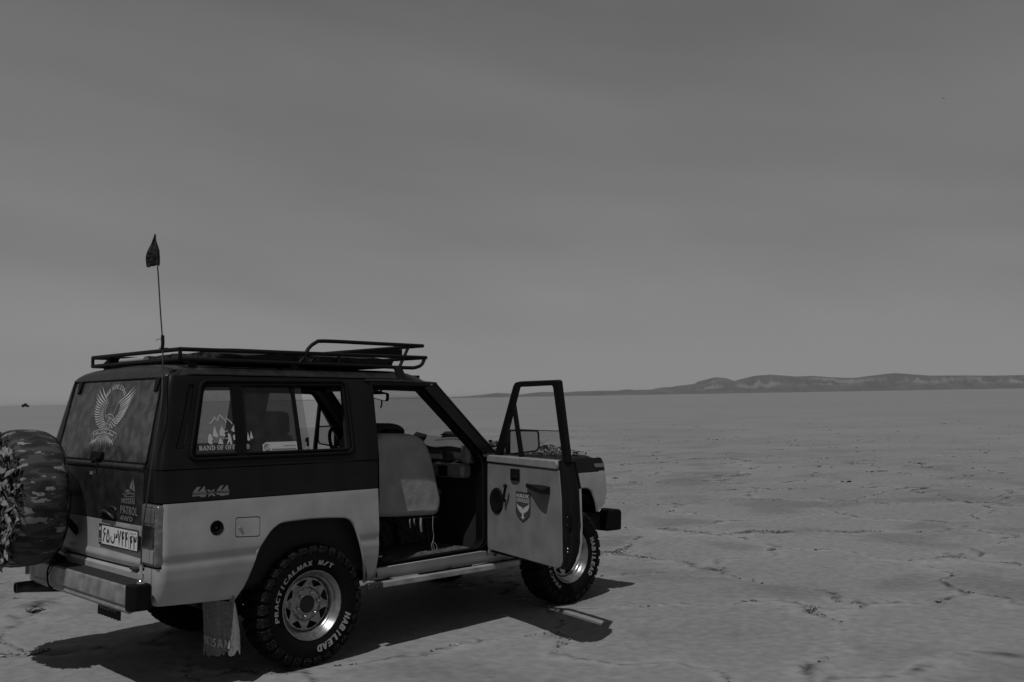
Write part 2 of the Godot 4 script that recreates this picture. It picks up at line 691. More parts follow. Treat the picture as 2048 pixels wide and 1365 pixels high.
func crack(x: float, z: float) -> float:  # 0 on the seam between two salt plates
	var wx := x + 0.38 * n_warp.get_noise_2d(x, z) + 0.10 * n_mid.get_noise_2d(x * 0.8, z * 0.8)
	var wz := z + 0.38 * n_warp.get_noise_2d(x + 51.3, z - 17.9) + 0.10 * n_mid.get_noise_2d(x * 0.8 + 9.0, z * 0.8)
	return n_cell.get_noise_2d(wx, wz) + 1.0

func make_ground() -> void:
	n_cell.noise_type = FastNoiseLite.TYPE_CELLULAR
	n_cell.cellular_distance_function = FastNoiseLite.DISTANCE_EUCLIDEAN
	n_cell.cellular_return_type = FastNoiseLite.RETURN_DISTANCE2_SUB
	n_cell.fractal_type = FastNoiseLite.FRACTAL_NONE
	n_cell.cellular_jitter = 0.9
	n_cell.seed = 5
	n_cell.frequency = 0.56
	n_warp.seed = 2; n_warp.frequency = 0.7; n_warp.fractal_octaves = 2
	n_low.seed = 3; n_low.frequency = 0.22; n_low.fractal_octaves = 3
	n_mid.seed = 4; n_mid.frequency = 2.2; n_mid.fractal_octaves = 3
	n_fine.seed = 6; n_fine.frequency = 9.0; n_fine.fractal_octaves = 3
	var xs := axis(-2.6, 9.0, 0.032, 1.036, 1.30)
	var zs := axis(3.4, -8.0, -0.032, 1.036, 1.30)
	var nx := xs.size()
	var nz := zs.size()
	var hs := PackedFloat32Array()
	hs.resize(nx * nz)
	var vs := PackedVector3Array()
	vs.resize(nx * nz)
	var cs := PackedColorArray()
	cs.resize(nx * nz)
	for j in nz:
		var z := zs[j]
		var dz := absf(zs[mini(j + 1, nz - 1)] - z)
		for i in nx:
			var x := xs[i]
			var sp := maxf(dz, absf(xs[mini(i + 1, nx - 1)] - x))
			var keep := clampf(1.2 - sp / 0.9, 0.0, 1.0)
			var y := 0.0
			var al := GROUND * (1.0 + 0.05 * n_low.get_noise_2d(x * 0.10 + 40.0, z * 0.10))
			if sp < 4.0:
				al *= 1.0 + 0.12 * n_low.get_noise_2d(x * 0.7 - 30.0, z * 0.7) * clampf(1.3 - sp / 3.0, 0.0, 1.0)
			if keep > 0.0:
				var ck := crack(x, z)
				var low := n_low.get_noise_2d(x, z)
				var mid := n_mid.get_noise_2d(x, z)
				var fine := n_fine.get_noise_2d(x, z) if sp < 0.2 else 0.0
				var brk := smoothstep(-0.45, 0.15, n_mid.get_noise_2d(x * 0.35 + 30.0, z * 0.35))
				var seam := exp(-pow(ck / 0.014, 2.0))
				var edge := exp(-pow(ck / 0.06, 2.0)) * brk
				y = 0.012 * low + 0.0035 * mid + 0.0020 * fine
				y += 0.028 * edge * (0.45 + 1.1 * mid + 0.6 * fine) - 0.022 * seam * brk
				# wheels stand on pressed-down crust
				for wx in [0.0, 2.35]:
					for wz in [-0.69, 0.69]:
						y *= smoothstep(0.12, 0.5, Vector2(x - wx, z - wz).length())
				y *= keep
				var stain := smoothstep(0.02, 0.5, n_low.get_noise_2d(x * 2.1 + 7.0, z * 2.1) + 0.22 * mid)
				var salt := exp(-pow((ck - 0.06) / 0.06, 2.0)) * 0.13
				var dirt := seam * (0.28 + 0.5 * smoothstep(-0.05, 0.28, mid + 0.5 * fine) * brk)
				var mud := exp(-pow(ck / 0.045, 2.0)) * smoothstep(0.16, 0.42, mid * 0.8 + fine) * 0.45
				var speck := smoothstep(0.30, 0.5, fine + 0.4 * mid) * 0.16
				al *= 1.0 + keep * (salt - 0.21 * stain - maxf(dirt, mud) - speck + 0.08 * mid + 0.10 * fine)
			hs[j * nx + i] = y
			vs[j * nx + i] = Vector3(x, y, z)
			cs[j * nx + i] = Color(al, al, al)
	var ns := PackedVector3Array()
	ns.resize(nx * nz)
	for j in nz:
		var j0 := maxi(j - 1, 0)
		var j1 := mini(j + 1, nz - 1)
		for i in nx:
			var i0 := maxi(i - 1, 0)
			var i1 := mini(i + 1, nx - 1)
			var gx := (hs[j * nx + i1] - hs[j * nx + i0]) / (xs[i1] - xs[i0])
			var gz := (hs[j1 * nx + i] - hs[j0 * nx + i]) / (zs[j1] - zs[j0])
			ns[j * nx + i] = Vector3(-gx, 1.0, -gz).normalized()
	var ix := PackedInt32Array()
	ix.resize((nx - 1) * (nz - 1) * 6)
	var k := 0
	for j in nz - 1:
		for i in nx - 1:
			var a := j * nx + i
			for t in [a, a + nx + 1, a + nx, a, a + 1, a + nx + 1]:
				ix[k] = t
				k += 1
	var ar := []
	ar.resize(Mesh.ARRAY_MAX)
	ar[Mesh.ARRAY_VERTEX] = vs
	ar[Mesh.ARRAY_NORMAL] = ns
	ar[Mesh.ARRAY_COLOR] = cs
	ar[Mesh.ARRAY_INDEX] = ix
	var am := ArrayMesh.new()
	am.add_surface_from_arrays(Mesh.PRIMITIVE_TRIANGLES, ar)
	var m := StandardMaterial3D.new()
	m.vertex_color_use_as_albedo = true
	m.roughness = 0.95
	m.metallic_specular = 0.12
	m.albedo_texture = T.crust
	m.uv1_triplanar = true
	m.uv1_world_triplanar = true
	m.uv1_scale = Vector3.ONE / 2.3
	relief(m, "salt", 0.5)
	var o := MeshInstance3D.new()
	o.mesh = am
	o.material_override = m
	o.name = "ground"
	add_child(o)
	tag(o, "pale cracked salt crust stretching to the horizon", "", "", "structure")

	# crumbs of crust and dried mud broken off along the seams
	var mb := MB.new()
	var P: Array[Vector3] = []
	for q in [[0, 0.5, 0], [0.9, 0.1, 0.2], [0.1, 0.05, 0.8], [-0.8, 0.12, 0.3], [-0.3, 0.06, -0.7], [0.6, 0.15, -0.6]]:
		P.append(Vector3(q[0], q[1], q[2]))
	for t in 5:
		mb.ftri(P[0], P[1 + t], P[1 + (t + 1) % 5])
		mb.ftri(Vector3(0, -0.3, 0), P[1 + t], P[1 + (t + 1) % 5])
	var cm := StandardMaterial3D.new()
	cm.vertex_color_use_as_albedo = true
	cm.roughness = 0.95
	var mm := MultiMesh.new()
	mm.transform_format = MultiMesh.TRANSFORM_3D
	mm.use_colors = true
	mm.mesh = mb.mesh()
	var xfs: Array[Transform3D] = []
	var cols: Array[Color] = []
	var spots: Array[Vector2] = []
	while spots.size() < 46:  # places where the crust has crumbled
		var sp := Vector2(rng.randf_range(-1.5, 12.0), rng.randf_range(-11.0, 3.0))
		if crack(sp.x, sp.y) < 0.04:
			spots.append(sp)
	for t in 430000:
		var x := rng.randf_range(-2.6, 19.0)
		var z := rng.randf_range(-18.0, 3.2)
		var heap := t < 6000
		var far := t > 250000
		if far:
			x = rng.randf_range(4.0, 48.0)
			z = rng.randf_range(-50.0, 0.0)
		if heap:
			var sp := spots[t % 46]
			var rr := 0.15 * pow(rng.randf(), 0.9) * (0.35 + float(t % 46 % 7) / 6.0)
			var ra := rng.randf() * TAU
			x = sp.x + rr * cos(ra) * 1.3
			z = sp.y + rr * sin(ra) * 0.8
		var q := crack(x, z)
		var f2 := n_mid.get_noise_2d(x * 0.6 - 12.0, z * 0.6)
		if far and rng.randf() < Vector2(x + 3.3, z - 5.9).length() / 62.0:
			continue
		if not heap and (q > (0.045 if far else 0.030) or f2 < (0.08 if far else 0.02)):
			if not (q > 0.2 and rng.randf() < 0.003):
				continue
		var y := 0.012 * n_low.get_noise_2d(x, z) + 0.0035 * n_mid.get_noise_2d(x, z) + 0.028 * exp(-pow(q / 0.06, 2.0)) * 0.35 - 0.003
		var s := rng.randf_range(0.004, 0.013) * (1.7 if rng.randf() < 0.10 else 1.0) * (2.6 if far else 1.0)
		var b := Basis.from_euler(Vector3(rng.randf_range(-0.4, 0.4), rng.randf() * TAU, rng.randf_range(-0.4, 0.4))).scaled(Vector3(s * rng.randf_range(0.8, 1.8), s * rng.randf_range(0.4, 1.0), s * rng.randf_range(0.8, 1.8)))
		xfs.append(Transform3D(b, Vector3(x, y, z)))
		var l := rng.randf_range(0.04, 0.12) if rng.randf() < 0.66 else rng.randf_range(0.22, 0.34)
		cols.append(Color(l, l, l))
	mm.instance_count = xfs.size()
	for t in xfs.size():
		mm.set_instance_transform(t, xfs[t])
		mm.set_instance_color(t, cols[t])
	var mi := MultiMeshInstance3D.new()
	mi.multimesh = mm
	mi.material_override = cm
	mi.name = "crust_crumbs"
	add_child(mi)
	tag(mi, "dark crumbs of broken crust strewn along the seams of the salt flat", "crumbs", "", "stuff")

func axis(a: float, b: float, step: float, grow_fwd: float, grow_back: float) -> PackedFloat32Array:
	var fwd := PackedFloat32Array()
	var x := a
	while (b - x) * signf(step) > 0.0:
		fwd.push_back(x)
		x += step
	var s := step
	while absf(x) < 40000.0:
		fwd.push_back(x)
		s *= grow_fwd
		x += s
	fwd.push_back(45000.0 * signf(step))
	var back := PackedFloat32Array()
	x = a
	s = step
	while absf(x) < 40000.0:
		s *= grow_back
		x -= s
		back.push_back(x)
	back.reverse()
	var all := back
	all.append_array(fwd)
	if all[0] > all[all.size() - 1]:
		all.reverse()
	return all

# ------------------------------------------------------------------ far hills
func make_hills() -> void:
	var th := 0.784088
	var a0 := Vector3(cos(th), 0, -sin(th))
	var r0 := Vector3(sin(th), 0, cos(th))
	var o0 := Vector3(-3.3, 0, 5.9) + a0 * 9000.0
	# skyline of the range: metres along it, metres high
	var sky := [-3400, 3, -2900, 9, -2500, 5, -2000, 10, -1500, 6, -1100, 8, -670, 7, -435, 14, -273, 30, -157, 42, -65, 38, 74, 24, 167, 36, 282, 45, 491, 36, 583, 44, 815, 46, 1000, 44, 1046, 55, 1139, 47, 1324, 50, 1417, 69, 1486, 67, 1556, 82, 1648, 88, 1787, 108, 1833, 136, 1889, 153, 1972, 144, 2042, 116, 2157, 112, 2204, 138, 2273, 162, 2389, 168, 2481, 160, 2620, 147, 2782, 150, 2944, 135, 3130, 125, 3269, 131, 3407, 148, 3546, 163, 3685, 150, 3870, 134, 4148, 131, 4426, 124, 4741, 124, 5200, 135, 5700, 118, 6300, 140, 7000, 110, 8000, 60, 9000, 5]
	var nz := FastNoiseLite.new()
	nz.seed = 77
	nz.frequency = 0.0016
	nz.fractal_octaves = 5
	var gl := FastNoiseLite.new()
	gl.seed = 78
	gl.frequency = 0.006
	gl.fractal_octaves = 4
	gl.fractal_type = FastNoiseLite.FRACTAL_RIDGED
	var nu := 900
	var vv: Array[float] = []
	var q := -900.0
	while q < 300.0:
		vv.append(q); q += 25.0
	while q < 2400.0:
		vv.append(q); q += 150.0
	var nv := vv.size()
	var vs := PackedVector3Array()
	var cs := PackedColorArray()
	for j in nv:
		for i in nu:
			var uu := lerpf(-3500.0, 9100.0, float(i) / (nu - 1))
			var v := vv[j] + 90.0 * nz.get_noise_2d(uu * 0.6, 900.0)
			var hh := lin(sky, uu)
			var s := 0.0
			if v < 0.0:
				s = lin([-900, 0, -520, 0.10, -330, 0.30, -240, 0.42, -170, 0.74, -60, 0.93, 0, 1.0], v)
			else:
				s = 1.0 - smoothstep(0.0, 2300.0, v)
			var gu := gl.get_noise_2d(uu, v * 0.5)
			var y := hh * s + hh * 0.22 * gu * clampf(s * (1.0 - s) * 4.0, 0.0, 1.0)
			if s <= 0.0:
				y = -6.0
			vs.push_back(o0 + a0 * v + r0 * uu + Vector3(0, y - 1.0, 0))
			# pale eroded beds cropping out on the steep face of the taller hills
			var bed := smoothstep(0.05, 0.4, nz.get_noise_2d(uu * 0.9, 300.0 + s * 900.0) + 0.35 * gu) * smoothstep(0.26, 0.42, s) * (1.0 - smoothstep(0.70, 0.9, s)) * smoothstep(55.0, 110.0, hh)
			var al := 0.092 + 0.085 * bed + 0.03 * nz.get_noise_2d(uu * 2.0, v * 2.0)
			cs.push_back(Color(al, al, al))
	var st := SurfaceTool.new()
	st.begin(Mesh.PRIMITIVE_TRIANGLES)
	for i in vs.size():
		st.set_color(cs[i])
		st.add_vertex(vs[i])
	for j in nv - 1:
		for i in nu - 1:
			var a := j * nu + i
			for t in [a, a + nu + 1, a + 1, a, a + nu, a + nu + 1]:
				st.add_index(t)
	st.generate_normals()
	var m := StandardMaterial3D.new()
	m.vertex_color_use_as_albedo = true
	m.roughness = 1.0
	var o := MeshInstance3D.new()
	o.mesh = st.commit()
	o.material_override = m
	o.name = "hills"
	add_child(o)
	tag(o, "low eroded desert hills along the far right horizon", "", "", "structure")

# ------------------------------------------------------------------ the car's surfaces
const PROF := [0.42, 0.70, 0.47, 0.775, 0.50, 0.795, 0.55, 0.815, 0.62, 0.834, 0.690, 0.843, 0.712, 0.843, 0.735, 0.833, 0.75, 0.845, 0.80, 0.847, 1.04, 0.838, 1.222, 0.815, 1.29, 0.80, 1.70, 0.70, 1.745, 0.682, 1.78, 0.65]
const CR := 0.045

func zprof(y: float) -> float:
	return 0.25 * lin(PROF, y - 0.012) + 0.5 * lin(PROF, y) + 0.25 * lin(PROF, y + 0.012)

func xc(y: float) -> float:
	return lerpf(-0.95, -0.845, clampf((y - 1.22) / 0.53, 0.0, 1.0))

func side(p: Vector2, s: float) -> Vector3:  # side of the body, wrapped round the rear corner; s = 1 right, -1 left
	var a := p.x
	var z := zprof(p.y)
	var c0 := xc(p.y)
	if a < -0.70:
		a = remap(a, -0.95, -0.70, c0, -0.70) if a > -0.95 else c0 + (a + 0.95)
	if a < c0:
		var d := c0 - a
		var w := minf(d / CR, PI / 2)
		z -= CR * (1.0 - cos(w)) + maxf(0.0, d - CR * PI / 2)
		a = c0 - CR * sin(w)
	return Vector3(a, p.y, z * s)

func sside(s: float) -> Callable:
	return func(p: Vector2) -> Vector3: return side(p, s)

func roof_y(z: float) -> float:
	var w := absf(z)
	return lin([0, 1.826, 0.3, 1.821, 0.5, 1.812, 0.58, 1.803, 0.63, 1.789, 0.66, 1.772, 0.682, 1.745], w)

func roof(p: Vector2) -> Vector3:  # p = (x, t) with t running across the car, -1 to 1
	var z := 0.682 * (p.y if absf(p.y) < 0.8 else signf(p.y) * (0.8 + 0.2 * sin((absf(p.y) - 0.8) / 0.2 * PI / 2)))
	var y := roof_y(z)
	var x := p.x
	if x > 0.82:
		y -= 0.085 * pow((x - 0.82) / 0.26, 2.0)
	if x < -0.72:
		y -= 0.012 * pow((-0.72 - x) / 0.09, 2.0)
	return Vector3(x, y, z)

func rear_lip(p: Vector2) -> Vector3:  # p = (t across, w 0 at the glass .. 1 at the roof)
	var top := roof(Vector2(-0.81, p.x))
	var zb := 0.655 * clampf(top.z / 0.665, -1.0, 1.0)
	var w := p.y * PI / 2
	return Vector3(-0.893 + 0.083 * (1.0 - cos(w)), lerpf(1.735, top.y, sin(w)), lerpf(zb, top.z, sin(w)))

func tailgate_surface(p: Vector2) -> Vector3:  # p = (z, y)
	return Vector3(-0.992 - 0.012 * (1.0 - pow(p.x / 0.63, 2.0)), p.y, p.x)

func hood(p: Vector2) -> Vector3:  # p = (x, t)
	var z := 0.825 * p.y
	var e := absf(p.y)
	var y := 1.205 - 0.012 * e * e - 0.055 * pow(clampf((e - 0.88) / 0.12, 0.0, 1.0), 2.0) - 0.022 * smoothstep(1.9, 2.6, p.x)
	if p.x > 2.60:
		y -= 0.05 * pow((p.x - 2.60) / 0.12, 2.0)
	return Vector3(p.x, y, z)

# rear glass plane: (z, distance up the slope from its foot)
const GA := Vector3(-0.990, 1.25, 0)
func rear_glass_point(p: Vector2) -> Vector3:
	return Vector3(GA.x + 0.2040 * p.y, GA.y + 0.9790 * p.y, p.x)

# side window plane: (x, distance up the slope from its foot)
func side_glass_point(p: Vector2, s: float) -> Vector3:
	return Vector3(p.x, 1.29 + 0.9715 * p.y, (0.795 - 0.2370 * p.y) * s)

const DOOR_ANGLE := 103.0

func make_car() -> void:
	car = node("off_road_car")
	tag(car, "two-tone dark and pale off-road car parked with its right door swung open", "car")
	car.rotation_degrees.z = -1.0
	make_body()
	make_rear()
	make_windows()
	make_front()
	make_interior()
	make_wheels()
	make_door()
	make_rack()

func make_body() -> void:
	for s in [1.0, -1.0]:
		var f := sside(s)
		# pale lower rear quarter with the wheel arch cut out
		var low := pts([-1.15, 0.56, -1.15, 0.695, -0.978, 0.697, -0.975, 1.0405, 0.457, 1.0405, 0.462, 0.72, 0.468, 0.53, 0.468, 0.455, 0.442, 0.437, 0.375, 0.566, 0.335, 0.681, 0.294, 0.788, 0.270, 0.835, 0.246, 0.862, 0.201, 0.882, 0.072, 0.893, -0.054, 0.897, -0.175, 0.895, -0.240, 0.891, -0.277, 0.879, -0.326, 0.845, -0.392, 0.761, -0.432, 0.660, -0.474, 0.544, -0.507, 0.471, -0.75, 0.482, -0.97, 0.494, -1.0, 0.50, -1.03, 0.53])
		var holes: Array = []
		if s > 0:
			holes = [fillet(pts([-0.552, 0.826, -0.392, 0.817, -0.391, 0.933, -0.550, 0.939]), 0.018), circle2(-0.664, 0.890, 0.036)]
		var mb := MB.new()
		mb.sheet(low, holes, f, 0.035, 0.012, s)
		var lq := put(mb, "lower_quarter_panel", M.light, car)
		# rolled lip round the arch
		var lip := MB.new()
		var arch := PackedVector3Array()
		for k in range(8, 25):
			arch.push_back(side(low[k], s) - Vector3(0, 0, 0.012 * s))
		lip.tube(smooth3(arch, 3), 0.010, 6)
		put(lip, "arch_lip", M.light, lq)
		if s > 0:
			var fd := MB.new()
			fd.sheet(fillet(pts([-0.547, 0.831, -0.397, 0.822, -0.396, 0.928, -0.545, 0.934]), 0.016), [], f, 0.03, 0.01, s)
			var fo := put(fd, "fuel_door", M.light, car)
			var lk := MB.new()
			lk.lathe(pts([0, 0.010, 0.009, 0.009, 0.011, 0.0]), 14, Transform3D(Basis.IDENTITY, side(Vector2(-0.521, 0.878), s) - Vector3(0, 0, 0.001)))
			put(lk, "lock", M.bumper, fo)
			var cp := MB.new()
			var cx := Transform3D(Basis.IDENTITY, side(Vector2(-0.664, 0.890), s) - Vector3(0, 0, 0.004))
			cp.lathe(pts([0, -0.012, 0.020, -0.012, 0.024, 0.002, 0.031, 0.007, 0.040, 0.007, 0.042, 0.0]), 28, cx)
			var co := put(cp, "socket", M.rubber, car)
			var cc := MB.new()
			cc.lathe(pts([0, 0.0, 0.007, 0.0, 0.009, -0.006, 0.012, -0.011]), 14, cx)
			cc.box(cx.origin + Vector3(-0.018, -0.004, -0.006), Vector3(0.007, 0.007, 0.008))
			put(cc, "contact", M.steel, co)
		# dark waist band between the belt and the hardtop seam
		mb = MB.new()
		mb.sheet(pts([-1.165, 1.046, 0.457, 1.046, 0.470, 1.2175, -1.155, 1.2175]), [], f, 0.04, 0.012, s)
		put(mb, "waist_panel", M.dark, car)
		# dark hardtop side with window opening and the blanked vent
		var top := pts([-1.140, 1.2235, 0.472, 1.2235, 0.487, 1.27, 0.513, 1.698, 0.505, 1.742, -1.02, 1.742])
		var win := window_outline()
		var vent := fillet(pts([-0.912, 1.335, -0.852, 1.335, -0.770, 1.692, -0.826, 1.692]), 0.014)
		mb = MB.new()
		mb.sheet(top, [win, vent], f, 0.035, 0.012, s)
		var ut := put(mb, "hardtop_side", M.dark, car)
		mb = MB.new()
		mb.sheet(grow(vent, -0.002), [], func(p: Vector2) -> Vector3: return side(p, s) - Vector3(0, 0, 0.008 * s), 0.05, 0.006, s)
		put(mb, "vent_blank", M.trim, ut)
		# sill under the door
		mb = MB.new()
		mb.sheet(pts([0.473, 0.440, 1.86, 0.440, 1.88, 0.50, 1.455, 0.505, 1.44, 0.535, 1.40, 0.540, 0.473, 0.527]), [], f, 0.04, 0.012, s)
		put(mb, "sill", M.light, car)
		# front wing, pale below the belt, dark above
		var wing := pts([1.462, 0.512, 1.885, 0.508, 1.91, 0.56, 1.965, 0.70, 2.03, 0.82, 2.085, 0.893, 2.13, 0.918, 2.20, 0.928, 2.48, 0.928, 2.53, 0.918, 2.565, 0.895, 2.61, 0.81, 2.642, 0.728, 2.655, 0.722, 2.712, 0.795, 2.742, 0.87, 2.742, 0.95, 2.733, 1.0405, 1.462, 1.0405])
		mb = MB.new()
		mb.sheet(wing, [], f, 0.045, 0.012, s)
		var wo := put(mb, "front_wing", M.light, car)
		mb = MB.new()
		mb.sheet(pts([1.462, 1.046, 2.732, 1.046, 2.724, 1.10, 2.708, 1.140, 2.690, 1.152, 1.462, 1.152]), [], f, 0.045, 0.012, s)
		var wu := put(mb, "upper_wing", M.dark, car)
		mb = MB.new()
		mb.sheet(fillet(pts([2.605, 1.078, 2.708, 1.076, 2.702, 1.106, 2.605, 1.108]), 0.008), [], func(p: Vector2) -> Vector3: return side(p, s) + Vector3(0, 0, 0.012 * s), 0.05, 0.012, s)
		put(mb, "marker_lamp", M.lens_amber, wu)
		lip = MB.new()
		arch = PackedVector3Array()
		for k in range(1, 13):
			arch.push_back(side(wing[k], s) - Vector3(0, 0, 0.012 * s))
		lip.tube(smooth3(arch, 3), 0.010, 6)
		put(lip, "arch_lip", M.light, wo)
		# wheel housings
		for wx in [0.0, 2.36]:
			mb = MB.new()
			var hr := 0.485 if wx < 1.0 else 0.43
			var cut := 0.0 if wx < 1.0 else 0.55
			mb.lathe(pts([hr, 0.0, hr, 0.36]), 40, Transform3D(Basis(Vector3(1, 0, 0), Vector3(0, 1, 0), Vector3(0, 0, s)), Vector3(wx, 0.47, 0.44 * s)), false, cut, PI - cut)
			mb.prism(half_disc(wx, 0.45, 0.49 if wx < 1.0 else 0.34), 0.43, 0.44, Transform3D(Basis(Vector3(1, 0, 0), Vector3(0, 1, 0), Vector3(0, 0, s)), Vector3.ZERO))
			put(mb, "wheel_housing", M.under, car)
		# rain gutter above the door
		mb = MB.new()
		var gp := PackedVector3Array()
		for k in 13:
			var x := 0.46 + 0.61 * k / 12.0
			gp.push_back(Vector3(x, 1.738 - 0.012 * pow(float(k) / 12.0, 3.0), (0.694 + 0.004 * sin(k * 0.3)) * s))
		mb.tube(gp, 0.009, 6)
		put(mb, "rain_gutter", M.steel, car)
	# roof skin and its rear roll
	var mb := MB.new()
	mb.sheet(pts([-0.81, -1, 0.95, -1, 1.06, -0.86, 1.085, -0.5, 1.09, 0, 1.085, 0.5, 1.06, 0.86, 0.95, 1, -0.81, 1]), [], roof, 0.06, 0.012, -1.0)
	put(mb, "roof", M.dark_rear, car)
	mb = MB.new()
	mb.sheet(rect(-1, 0, 1, 1), [], rear_lip, 0.06, 0.012)
	put(mb, "roof_rear_panel", M.dark_rear, car)
	# underbody: floor, ladder frame, axles
	mb = MB.new()
	mb.box(Vector3(0.295, 0.515, 0), Vector3(2.54, 0.03, 1.42))
	put(mb, "floor_pan", M.under, car)
	mb = MB.new()
	for s in [-1.0, 1.0]:
		mb.box(Vector3(0.90, 0.455, 0.36 * s), Vector3(3.45, 0.085, 0.07))
	for x in [-0.78, -0.35, 0.6, 1.5, 2.58]:
		mb.box(Vector3(x, 0.455, 0), Vector3(0.08, 0.08, 0.72))
	mb.box(Vector3(-0.60, 0.45, 0.05), Vector3(0.34, 0.12, 0.55), Basis.IDENTITY, 0.03)
	mb.box(Vector3(1.0, 0.40, 0.0), Vector3(0.7, 0.16, 0.3), Basis.IDENTITY, 0.04)
	put(mb, "chassis_frame", M.under, car)
	for wx in [-0.006, 2.343]:
		mb = MB.new()
		var cy := 0.365 if wx < 1.0 else 0.406
		mb.tube(pts3([wx, cy, -0.60, wx, cy, 0.60]), 0.045, 12)
		mb.lathe(pts([0, -0.12, 0.10, -0.09, 0.14, 0, 0.10, 0.09, 0, 0.12]), 16, Transform3D(Basis(Vector3(0, 0, 1), Vector3(0, 1, 0), Vector3(-1, 0, 0)), Vector3(wx, cy, -0.12)))
		for s in [-1.0, 1.0]:
			for k in 4:
				mb.tube(smooth3(pts3([wx - 0.55, cy + 0.06 - k * 0.012, 0.42 * s, wx, cy - 0.07 - k * 0.012, 0.42 * s, wx + 0.55, cy + 0.06 - k * 0.012, 0.42 * s])), 0.016, 5)
		put(mb, "axle", M.under, car)
	# side steps
	for s in [1.0, -1.0]:
		mb = MB.new()
		mb.box(Vector3(1.130, 0.424, 0.812 * s), Vector3(1.246, 0.036, 0.046), Basis.IDENTITY, 0.004)
		var so := put(mb, "side_step", M.step, car)
		for q in [[0.440, 0.10, 0.040], [0.498, 0.018, 0.043], [1.763, 0.020, 0.043]]:
			mb = MB.new()
			mb.box(Vector3(q[0], 0.424, 0.812 * s), Vector3(q[1], q[2], q[2]), Basis.IDENTITY, 0.005)
			put(mb, "end_cap", M.steel, so)
		for x in [0.62, 1.15, 1.66]:
			mb = MB.new()
			mb.box(Vector3(x, 0.425, 0.60 * s), Vector3(0.04, 0.03, 0.38))
			put(mb, "bracket", M.under, so)
	# front bumper
	mb = MB.new()
	mb.box(Vector3(2.86, 0.640, 0), Vector3(0.16, 0.145, 1.30), Basis.IDENTITY, 0.02)
	var fb := put(mb, "front_bumper", M.bumper, car)
	for s in [1.0, -1.0]:
		mb = MB.new()
		mb.prism(fillet(pts([2.77, 0.555, 2.955, 0.552, 2.962, 0.70, 2.94, 0.722, 2.77, 0.722]), 0.02), 0.65, 0.825, Transform3D(Basis(Vector3(1, 0, 0), Vector3(0, 1, 0), Vector3(0, 0, s)), Vector3.ZERO), 0.016, 3)
		put(mb, "end_cap", M.rubber, fb)
		mb = MB.new()
		mb.box(Vector3(2.72, 0.63, 0.60 * s), Vector3(0.22, 0.12, 0.30), Basis.IDENTITY, 0.01)
		put(mb, "bracket", M.under, fb)

func circle2(x: float, y: float, r: float, seg := 24) -> PackedVector2Array:
	var o := PackedVector2Array()
	for k in seg:
		o.push_back(Vector2(x + r * cos(TAU * k / seg), y + r * sin(TAU * k / seg)))
	return o

func half_disc(x: float, y: float, r: float) -> PackedVector2Array:
	var o := PackedVector2Array()
	for k in 25:
		o.push_back(Vector2(x + r * cos(PI * k / 24), y + r * sin(PI * k / 24)))
	o.push_back(Vector2(x - r, y - 0.02))
	o.push_back(Vector2(x + r, y - 0.02))
	return o

func window_outline() -> PackedVector2Array:
	return fillet(pts([-0.822, 1.272, 0.288, 1.272, 0.300, 1.725, -0.705, 1.712]), 0.055, 6)

